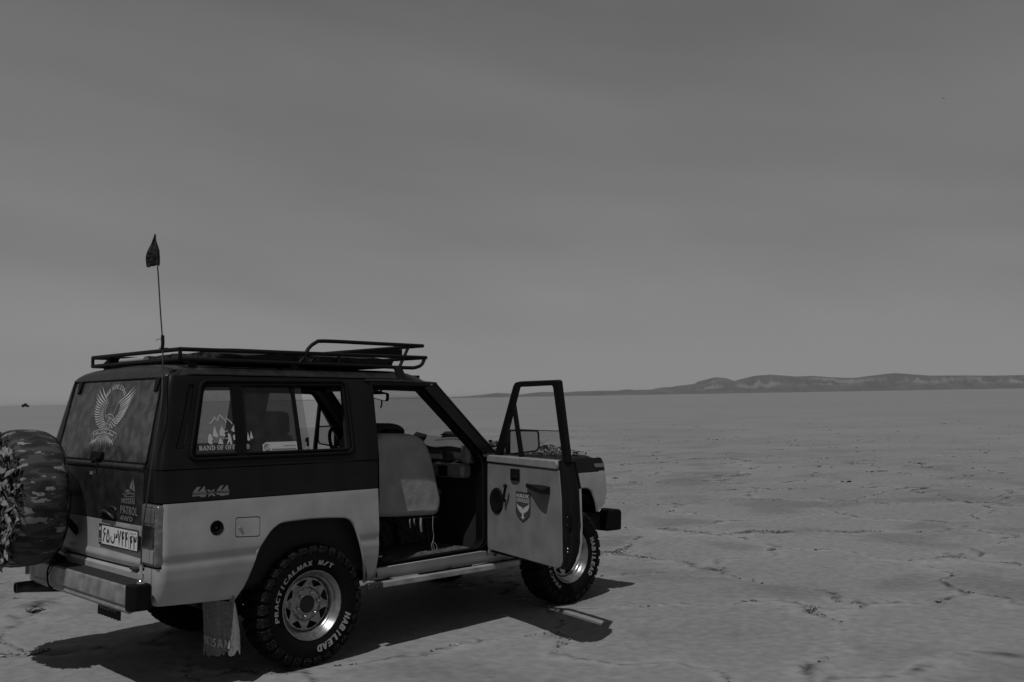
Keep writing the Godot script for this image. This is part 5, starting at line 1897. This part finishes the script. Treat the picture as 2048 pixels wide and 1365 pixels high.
func make_door() -> void:
	var dr := node("open_door", car)
	tag(dr, "right front door swung wide open")
	var al := deg_to_rad(DOOR_ANGLE)
	var X := Vector3(cos(al), 0, sin(al))
	dr.transform = Transform3D(Basis(X, Vector3.UP, X.cross(Vector3.UP)), Vector3(1.43, 0, 0.845))
	door_leaf(dr, true)
	# mirror on the outside: its glass looks along the closed door's length
	var mb := MB.new()
	var mf := Transform3D(Basis(Vector3(0, 0, -1), Vector3(0, 1, 0), Vector3(1, 0, 0)), Vector3(0.16, 1.312, -0.20)) * Transform3D(Basis(Vector3(0, 1, 0), -0.08), Vector3.ZERO)
	var mo := fillet(pts([-0.125, -0.092, 0.105, -0.072, 0.125, -0.04, 0.118, 0.080, -0.110, 0.088, -0.125, 0.07]), 0.025)
	mb.prism(mo, -0.06, 0.0, mf, 0.012, 3)
	mb.tube(rim_path(mo, mf), 0.007, 6, true)
	mb.tube(pts3([0.12, 1.23, -0.11, 0.13, 1.25, -0.14, 0.14, 1.27, -0.20]), 0.014, 8)
	mb.tube(pts3([0.12, 1.38, -0.09, 0.14, 1.36, -0.12]), 0.008, 8)
	var mm := put(mb, "door_mirror", M.rubber, dr)
	mb = MB.new()
	mb.flat(grow(mo, -0.012), func(p: Vector2) -> Vector3: return mf * Vector3(p.x, p.y, 0.0), 0.0012)
	put(mb, "mirror_glass", M.mirror, dr)
	# closed door on the far side, mirrored in place
	var dl := node("closed_door", car)
	tag(dl, "left front door, shut")
	dl.transform = Transform3D(Basis(Vector3(-1, 0, 0), Vector3.UP, Vector3(0, 0, 1)), Vector3(1.43, 0, -0.740))
	door_leaf(dl, false)
	mb = MB.new()
	var ml := Transform3D(Basis(Vector3(0, 0, -1), Vector3(0, 1, 0), Vector3(1, 0, 0)), Vector3(0.16, 1.330, -0.20))
	mb.prism(mo, -0.06, 0.0, ml, 0.012, 3)
	mb.tube(rim_path(mo, ml), 0.007, 6, true)
	mb.tube(pts3([0.12, 1.23, -0.11, 0.13, 1.26, -0.14, 0.14, 1.29, -0.20]), 0.012, 8)
	put(mb, "door_mirror", M.rubber, dl)
	mb = MB.new()
	mb.flat(grow(mo, -0.012), func(p: Vector2) -> Vector3: return ml * Vector3(p.x, p.y, 0.0), 0.0012)
	put(mb, "mirror_glass", M.mirror, dl)

func rim_path(p: PackedVector2Array, xf: Transform3D) -> PackedVector3Array:
	var o := PackedVector3Array()
	for q in grow(p, -0.006):
		o.push_back(xf * Vector3(q.x, q.y, 0.001))
	return o

func door_leaf(dr: Node3D, full: bool) -> void:
	var outer := func(p: Vector2) -> Vector3: return Vector3(p.x, p.y, -0.100 - (zprof(p.y) - 0.845))
	var inner := func(p: Vector2) -> Vector3: return Vector3(p.x, p.y, 0.0)
	var mb := MB.new()
	mb.sheet(pts([-0.015, 0.540, 0.945, 0.530, 0.975, 0.60, 0.985, 0.70, 0.988, 1.0405, -0.02, 1.0405]), [], outer, 0.06, 0.008, -1.0)
	put(mb, "outer_skin", M.light, dr)
	mb = MB.new()
	mb.sheet(pts([-0.02, 1.046, 0.988, 1.046, 0.965, 1.215, -0.015, 1.215]), [], outer, 0.06, 0.008, -1.0)
	put(mb, "upper_skin", M.dark, dr)
	# window frame, leaning in with the cabin
	var fo := PackedVector2Array([Vector2(0.030, 1.205), dfr(0.294, 1.700), dfr(0.318, 1.719), dfr(0.344, 1.724), dfr(0.800, 1.722), dfr(0.823, 1.712), Vector2(0.935, 1.205)])
	var fi := PackedVector2Array([Vector2(0.100, 1.215), dfr(0.336, 1.690), dfr(0.766, 1.692), Vector2(0.882, 1.215)])
	mb = MB.new()
	var ffn := func(p: Vector2) -> Vector3: return Vector3(p.x, p.y, lean(p.y) - 0.025)
	mb.sheet(fo, [fillet(fi, 0.02)], ffn, 0.07, 0.035)
	mb.sheet(pts([0.365, 1.21, 0.392, 1.21, 0.392, 1.60, 0.370, 1.60]), [], ffn, 0.07, 0.025)
	put(mb, "window_frame", M.trim, dr)
	mb = MB.new()
	var gl := func(p: Vector2) -> Vector3: return Vector3(p.x, p.y, lean(p.y) - 0.042)
	mb.sheet(pts([0.388, 1.20, 0.90, 1.20, 0.888, 1.402, 0.388, 1.405]) if full else pts([0.388, 1.20, 0.90, 1.20, 0.888, 1.335, 0.74, 1.40, 0.388, 1.405]), [], gl, 0.2, 0.004)
	mb.sheet(pts([0.09, 1.20, 0.368, 1.20, 0.370, 1.57]), [], gl, 0.2, 0.004)
	put(mb, "door_glass", M.glass_clear, dr)
	if full:
		mb = MB.new()
		mb.tube(pts3([0.39, 1.405, lean(1.4) - 0.044, 0.889, 1.402, lean(1.4) - 0.044]), 0.003, 5)
		put(mb, "glass_edge", M.steel, dr)
	# inner trim panel with its top roll
	mb = MB.new()
	mb.prism(fillet(pts([-0.022, 0.572, 0.0, 0.556, 0.840, 0.536, 0.885, 0.548, 0.902, 0.580, 0.897, 0.97, 0.874, 1.153, -0.018, 1.164]), 0.012, 3), -0.012, 0.0, Transform3D.IDENTITY, 0.004, 2)
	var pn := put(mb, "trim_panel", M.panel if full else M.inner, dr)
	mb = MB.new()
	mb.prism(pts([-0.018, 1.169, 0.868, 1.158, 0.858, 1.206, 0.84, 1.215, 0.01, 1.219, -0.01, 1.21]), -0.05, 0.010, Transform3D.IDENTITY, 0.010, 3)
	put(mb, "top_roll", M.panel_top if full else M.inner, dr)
	# shut face: stepped, curving with the body side
	mb = MB.new()
	var oy := [0.53, 0.945, 0.56, 0.962, 0.69, 0.984, 0.911, 0.988, 1.046, 0.986, 1.10, 0.978, 1.215, 0.962]
	var iy := [0.53, 0.878, 0.60, 0.900, 0.97, 0.895, 1.10, 0.880, 1.215, 0.860]
	var sf := func(p: Vector2) -> Vector3:
		var o: Vector3 = outer.call(Vector2(lin(oy, p.y), p.y))
		var i := Vector3(lin(iy, p.y), p.y, -0.006)
		var sh := lin([0, 0, 0.08, 0.30, 0.42, 0.36, 0.50, 0.62, 0.86, 0.68, 0.93, 0.95, 1.0, 1.0], p.x)
		return Vector3(lerpf(i.x, o.x, sh), p.y, lerpf(i.z, o.z, p.x))
	mb.sheet(rect(0, 0.535, 1, 1.212), [], sf, 0.08, 0.003)
	mb.box(Vector3(0.46, 0.540, -0.05), Vector3(0.92, 0.014, 0.075), Basis.IDENTITY, 0.003)
	mb.box(Vector3(-0.010, 0.86, -0.05), Vector3(0.014, 0.62, 0.075), Basis.IDENTITY, 0.003)
	put(mb, "shut_face", M.trim, dr)
	if not full:
		return
	mb = MB.new()
	for y in [0.86, 0.815, 0.665, 0.645]:
		var c: Vector3 = sf.call(Vector2(0.28, y))
		mb.lathe(pts([0, 0.004, 0.005, 0.003, 0.007, 0]), 10, Transform3D(Basis(Vector3(0, 0, -1), Vector3(0, 1, 0), Vector3(1, 0, 0)), c))
	put(mb, "latch_screws", M.chrome, dr)
	mb = MB.new()
	mb.box(Vector3(0.940, 0.838, -0.036), Vector3(0.012, 0.09, 0.030), Basis.IDENTITY, 0.003)
	put(mb, "latch", M.rubber, dr)
	# release handle, winder, loudspeaker, arm rest
	mb = MB.new()
	mb.prism(fillet(rect(0.303, 1.058, 0.415, 1.138), 0.008), 0.0, 0.010, Transform3D.IDENTITY, 0.003, 2)
	mb.box(Vector3(0.362, 1.085, 0.016), Vector3(0.075, 0.020, 0.016), Basis.IDENTITY, 0.004)
	put(mb, "release_handle", M.trim, dr)
	mb = MB.new()
	mb.lathe(pts([0, 0.004, 0.055, 0.004, 0.070, 0.012, 0.084, 0.010, 0.090, 0.0]), 36, Transform3D(Basis.IDENTITY, Vector3(0.112, 0.906, 0.0)))
	put(mb, "speaker_grille", M.rubber, dr)
	mb = MB.new()
	mb.tube(smooth3(pts3([0.225, 0.915, 0.0, 0.245, 0.918, 0.026, 0.262, 0.955, 0.034, 0.292, 1.02, 0.038])), 0.009, 8)
	mb.tube(pts3([0.290, 1.015, 0.034, 0.293, 1.024, 0.050]), 0.013, 10)
	put(mb, "window_winder", M.trim, dr)
	mb = MB.new()
	for k in 8:
		var t0 := k / 8.0
		var t1 := (k + 1) / 8.0
		var q: Array = []
		for t in [t0, t1]:
			var d := lerpf(0.515, 0.775, t)
			var nn := lerpf(0.020, 0.064, smoothstep(0.0, 0.9, t))
			var y0 := lerpf(1.020, 0.996, t)
			q.append_array([Vector3(d, y0, 0.0), Vector3(d, y0 + 0.004, nn), Vector3(d, y0 + 0.030, nn - 0.004), Vector3(d, 1.044 + 0.004 * sin(t * PI), 0.0)])
		mb.hexa(q)
	put(mb, "arm_rest", M.trim, dr)
	# shield sticker
	var f := func(p: Vector2) -> Vector3: return Vector3(p.x, p.y, 0.0)
	var sh := pts([0.363, 0.987, 0.545, 0.985, 0.543, 0.859, 0.534, 0.834, 0.507, 0.812, 0.453, 0.783, 0.407, 0.801, 0.375, 0.827, 0.360, 0.852])
	mb = MB.new()
	mb.flat(sh, f, 0.001)
	put(mb, "shield_sticker", M.ink, dr)
	mb = MB.new()
	mb.flat(grow(sh, -0.007), f, 0.0016)
	put(mb, "shield_field", M.blue, dr)
	mb = MB.new()
	mb.flat(pts([0.374, 0.913, 0.383, 0.902, 0.408, 0.891, 0.431, 0.887, 0.443, 0.884, 0.449, 0.87, 0.454, 0.885, 0.463, 0.871, 0.472, 0.889, 0.499, 0.896, 0.522, 0.907, 0.533, 0.918, 0.528, 0.891, 0.512, 0.868, 0.485, 0.854, 0.467, 0.849, 0.46, 0.842, 0.462, 0.825, 0.478, 0.816, 0.46, 0.815, 0.451, 0.802, 0.44, 0.814, 0.426, 0.813, 0.44, 0.825, 0.438, 0.845, 0.417, 0.85, 0.394, 0.87, 0.381, 0.886]), f, 0.0024)
	mb.text("HAUK", 0.026, Transform3D(Basis.IDENTITY, Vector3(0.375, 0.948, 0.0024)), true, 0.152)
	mb.text("OFFROAD", 0.019, Transform3D(Basis.IDENTITY, Vector3(0.374, 0.918, 0.0024)), true, 0.157)
	mb.stroke(pts([0.368, 0.9405, 0.538, 0.941]), 0.0025, 0.0025, f, 0.0024)
	put(mb, "shield_lettering", M.decal, dr)

# ------------------------------------------------------------------ roof rack
func make_rack() -> void:
	var rk := node("roof_rack", car)
	var r := 0.0125
	for s in [1.0, -1.0]:
		var z: float = 0.62 * s
		var mb := MB.new()
		mb.tube(smooth3(pts3([-0.79, 1.838, z, -0.3, 1.838, z, 0.4, 1.836, z, 0.86, 1.832, z, 0.95, 1.838, z, 1.0, 1.86, z, 1.025, 1.905, z])), r, 8)
		put(mb, "lower_rail", M.trim, rk)
		mb = MB.new()
		mb.tube(pts3([-0.79, 1.895, z, 0.2, 1.903, z, 1.04, 1.908, z]), r, 8)
		put(mb, "upper_rail", M.trim, rk)
		mb = MB.new()
		mb.tube(smooth3(pts3([0.0, 1.838, z, 0.03, 1.87, z, 0.07, 1.935, z, 0.12, 1.972, z, 0.19, 1.986, z, 0.6, 1.988, z, 1.01, 1.990, z])), r, 8)
		put(mb, "guard_rail", M.trim, rk)
		mb = MB.new()
		mb.tube(pts3([0.885, 1.988, z, 0.80, 1.835, z]), r * 0.9, 8)
		put(mb, "brace", M.trim, rk)
		for x in [-0.79, 0.30]:
			mb = MB.new()
			mb.tube(pts3([x, 1.838, z, x, 1.896, z]), r * 0.9, 8)
			put(mb, "upright", M.trim, rk)
		for x in [-0.70, -0.02]:
			mb = MB.new()
			mb.box(Vector3(x, 1.815, 0.595 * s), Vector3(0.05, 0.045, 0.02), Basis.IDENTITY, 0.003)
			put(mb, "foot", M.trim, rk)
		for x in [0.775]:
			mb = MB.new()
			mb.hexa([Vector3(x - 0.035, 1.742, 0.700 * s), Vector3(x + 0.035, 1.742, 0.700 * s), Vector3(x + 0.035, 1.742, 0.682 * s), Vector3(x - 0.035, 1.742, 0.682 * s), Vector3(x - 0.03, 1.84, 0.635 * s), Vector3(x + 0.03, 1.84, 0.635 * s), Vector3(x + 0.03, 1.84, 0.615 * s), Vector3(x - 0.03, 1.84, 0.615 * s)])
			put(mb, "foot", M.trim, rk)
	var mb := MB.new()
	for q in [[-0.79, 1.895], [1.04, 1.908], [1.01, 1.990], [-0.79, 1.838]]:
		mb = MB.new()
		mb.tube(pts3([q[0], q[1], -0.62, q[0], q[1], 0.62]), r, 8)
		put(mb, "cross_rail", M.trim, rk)
	for k in 9:
		var x := -0.70 + 0.19 * k
		mb = MB.new()
		mb.box(Vector3(x, 1.838, 0), Vector3(0.035, 0.012, 1.24), Basis.IDENTITY, 0.003)
		put(mb, "slat", M.trim, rk)

# ------------------------------------------------------------------ loose things
func put_thing(mb: MB, called: String, m: Material, label: String, category: String, on_car := true) -> MeshInstance3D:
	var lo := mb.v[0]
	var hi := mb.v[0]
	for p in mb.v:
		lo = lo.min(p); hi = hi.max(p)
	var o := Vector3((lo.x + hi.x) * 0.5, lo.y, (lo.z + hi.z) * 0.5)
	for k in mb.v.size():
		mb.v[k] -= o
	var r := put(mb, called, m)
	r.transform = (car.transform if on_car else Transform3D.IDENTITY) * Transform3D(Basis.IDENTITY, o)
	tag(r, label, category)
	return r

func leaf(mb: MB, at: Vector3, nn: Vector3, size: float) -> void:
	var t := nn.cross(Vector3(rng.randf_range(-1, 1), rng.randf_range(-1, 1), rng.randf_range(-1, 1))).normalized()
	var b := nn.cross(t)
	var a := t * size
	var w := b * size * rng.randf_range(0.28, 0.5)
	var curl := nn * size * rng.randf_range(0.1, 0.55)
	var l := rng.randf_range(0.18, 0.34) if rng.randf() < 0.52 else rng.randf_range(0.02, 0.06)
	mb.col = Color(l, l, l)
	var p0 := at - a
	var p1 := at - a * 0.3 + w + curl * 0.6
	var p2 := at - a * 0.2 - w * 0.8 + curl * 0.3
	var p3 := at + a * 0.4 + w * 0.7 + curl
	var p4 := at + a * 0.3 - w + curl * 0.9
	var p5 := at + a + curl * rng.randf_range(0.0, 0.8)
	mb.ftri(p0, p1, p2)
	mb.quad(p1, p3, p4, p2)
	mb.ftri(p3, p5, p4)

func make_props() -> void:
	# netting bunched on the bonnet
	var mb := MB.new()
	mb.coloured = true
	var nz := FastNoiseLite.new()
	nz.seed = 33
	nz.frequency = 2.6
	for k in 1900:
		var x := 1.60 + 1.06 * rng.randf()
		var t := rng.randf_range(-0.86, 0.90)
		var e := smoothstep(0.0, 0.25, 0.90 - absf(t)) * smoothstep(0.0, 0.12, 2.68 - x)
		var h := hood(Vector2(x, t)).y + 0.008 + e * (0.055 + 0.060 * (0.5 + nz.get_noise_2d(x, t * 0.8))) * rng.randf_range(0.5, 1.0) * lerpf(1.15, 0.55, (x - 1.6) / 1.06)
		leaf(mb, Vector3(x, h, 0.825 * t), Vector3(rng.randf_range(-0.6, 0.6), 1, rng.randf_range(-0.6, 0.6)).normalized(), rng.randf_range(0.018, 0.038))
	put_thing(mb, "camouflage_net", M.net_a, "camouflage netting of cut cloth leaves bunched over the bonnet", "netting")
	# netting over the back of the spare wheel
	mb = MB.new()
	mb.coloured = true
	for k in 900:
		var a := rng.randf() * TAU
		var r := 0.405 * sqrt(rng.randf())
		var dep := 0.300 + rng.randf_range(0.0, 0.03) - 0.05 * pow(r / 0.405, 6.0)
		leaf(mb, Vector3(-1.14 - dep, 1.02 + r * sin(a), -0.43 + r * cos(a)), Vector3(-1, rng.randf_range(-0.6, 0.6), rng.randf_range(-0.6, 0.6)).normalized(), rng.randf_range(0.026, 0.054))
	put_thing(mb, "camouflage_net", M.net_a, "camouflage netting of cut cloth leaves stretched over the back of the spare wheel", "netting")
	# load on the roof rack
	mb = MB.new()
	var tn := FastNoiseLite.new()
	tn.seed = 3
	tn.frequency = 3.0
	mb.sheet(fillet(rect(-0.56, -0.59, 0.80, 0.59), 0.06), [], func(p: Vector2) -> Vector3: return Vector3(p.x, 1.898 + 0.014 * tn.get_noise_2d(p.x, p.y) + 0.012 * smoothstep(-0.4, 0.1, p.x) - 0.020 * pow(absf(p.y) / 0.59, 8.0) - 0.02 * pow(absf(p.x) / 0.80, 10.0), p.y), 0.05, 0.052, -1.0)
	put_thing(mb, "folded_tarpaulin", M.tarp, "black folded tarpaulin lying flat on the roof rack", "tarpaulin")
	mb = MB.new()
	mb.hexa([Vector3(0.40, 1.914, -0.40), Vector3(0.40, 1.914, 0.50), Vector3(0.40, 1.926, 0.50), Vector3(0.40, 1.926, -0.40), Vector3(0.92, 1.925, -0.40), Vector3(0.92, 1.925, 0.50), Vector3(0.92, 1.968, 0.50), Vector3(0.92, 1.968, -0.40)])
	put_thing(mb, "wedge_board", M.rubber, "thin black wedge board under the raised front guard of the roof rack", "board")
	mb = MB.new()
	mb.tube(pts3([-0.735, 1.862, -0.300, -0.735, 1.862, -0.288, -0.735, 1.861, 0.035, -0.735, 1.860, 0.055]), [0.018, 0.016, 0.016, 0.018], 12)
	put_thing(mb, "white_tube", M.white, "short white plastic tube lying across the back of the roof rack", "tube")
	mb = MB.new()
	mb.prism(pts([-0.46, 1.848, -0.36, 1.848, -0.345, 1.884, -0.375, 1.884]), 0.0, 0.12, Transform3D(Basis(Vector3(0, 0, 1), Vector3(0, 1, 0), Vector3(-1, 0, 0)), Vector3(-0.67, 0, 0)), 0.004, 1)
	put_thing(mb, "wheel_chock", M.rubber, "black wedge-shaped chock beside the white tube on the roof rack", "chock")
	# things left on the dashboard
	mb = MB.new()
	mb.prism(fillet(pts([0.30, 1.368, 0.62, 1.362, 0.63, 1.392, 0.36, 1.398]), 0.012), 0.0, 0.10, Transform3D(Basis(Vector3(0, 0, 1), Vector3(0, 1, 0), Vector3(-1, 0, 0)), Vector3(1.54, -0.018, 0)), 0.006, 2)
	put_thing(mb, "black_case", M.rubber, "flat black case on top of the dashboard by the windscreen", "case")
	mb = MB.new()
	mb.lathe(pts([0.0, 0.05, 0.03, 0.043, 0.055, 0.03, 0.06, 0.015, 0.05, 0.0, 0.0, -0.002]), 18, Transform3D(Basis(Vector3(1, 0, 0), Vector3(0, 0, -1), Vector3(0, 1, 0)), Vector3(1.435, 1.318, 0.085)))
	crumple(mb, 0.03, 18.0)
	put_thing(mb, "cloth_bundle", M.cloth, "small crumpled cloth bundle on the dashboard beside the seat", "cloth")
	# litter on the sill behind the seat
	mb = MB.new()
	mb.prism(pts([0.50, 0.0, 0.56, 0.01, 0.585, 0.045, 0.55, 0.075, 0.515, 0.060]), 0.555, 0.570, Transform3D(Basis(Vector3(1, 0, 0), Vector3(0, 0, 1), Vector3(0, 1, 0)), Vector3(0.03, 0, 0.64)), 0.004, 1)
	crumple(mb, 0.02, 25.0)
	put_thing(mb, "paper_scrap", M.cloth, "crumpled scrap lying on the car floor at the foot of the door pillar", "litter")
	# a vehicle far out on the flat
	var v := node("distant_vehicle")
	tag(v, "tiny dark vehicle far away on the left horizon", "vehicle")
	v.position = Vector3(249.9, 0, -753.0)
	v.rotation.y = deg_to_rad(-18.0)
	mb = MB.new()
	mb.prism(fillet(pts([-2.6, 0.6, 2.6, 0.6, 2.7, 1.5, 1.6, 1.7, 0.9, 3.0, -0.9, 3.1, -1.2, 2.3, -2.6, 2.2]), 0.2), -0.95, 0.95, Transform3D.IDENTITY, 0.12, 2)
	put(mb, "vehicle_body", M.dark, v)
	for x in [-1.6, 1.7]:
		for z in [-0.85, 0.85]:
			mb = MB.new()
			mb.lathe(pts([0, 0.15, 0.4, 0.15, 0.5, 0.1, 0.5, -0.1, 0.4, -0.15, 0, -0.15]), 16, Transform3D(Basis.IDENTITY, Vector3(x, 0.5, z)))
			put(mb, "wheel", M.tyre, v)
	mb = MB.new()
	mb.prism(pts([0.95, 1.85, 1.45, 1.85, 0.85, 2.8, -0.7, 2.85, -0.8, 1.9]), -0.97, 0.97)
	put(mb, "window", M.glass_tint, v)
	# a bird high up on the right
	mb = MB.new()
	var spine: Array = [[-0.16, 0.012, 0.0], [-0.10, 0.022, 0.0], [0.0, 0.045, 0.0], [0.08, 0.035, 0.01], [0.13, 0.024, 0.02], [0.17, 0.006, 0.02]]
	var bp := PackedVector3Array()
	var br: Array = []
	for q in spine:
		bp.push_back(Vector3(q[0], q[2], 0)); br.append(q[1])
	mb.tube(bp, br, 10)
	for s in [1.0, -1.0]:
		mb.sheet(pts([-0.07, 0.0, 0.06, 0.0, 0.07, 0.14, 0.02, 0.32, -0.01, 0.33, -0.05, 0.16]), [], func(p: Vector2) -> Vector3: return Vector3(p.x, 0.01 + 0.22 * p.y - 0.25 * p.y * p.y, s * p.y), 0.06, 0.008, -s)
	mb.prism(pts([-0.15, -0.02, -0.26, -0.05, -0.26, 0.05, -0.15, 0.02]), 0.0, 0.006, Transform3D(Basis(Vector3(1, 0, 0), Vector3(0, 0, 1), Vector3(0, -1, 0)), Vector3.ZERO))
	var bd := put(mb, "bird", M.tarp)
	bd.transform = Transform3D(Basis.from_euler(Vector3(0.3, 0.9, 0.25)), Vector3(132.1, 41.6, -44.6))
	tag(bd, "tiny dark bird flying high in the sky at the right", "bird")
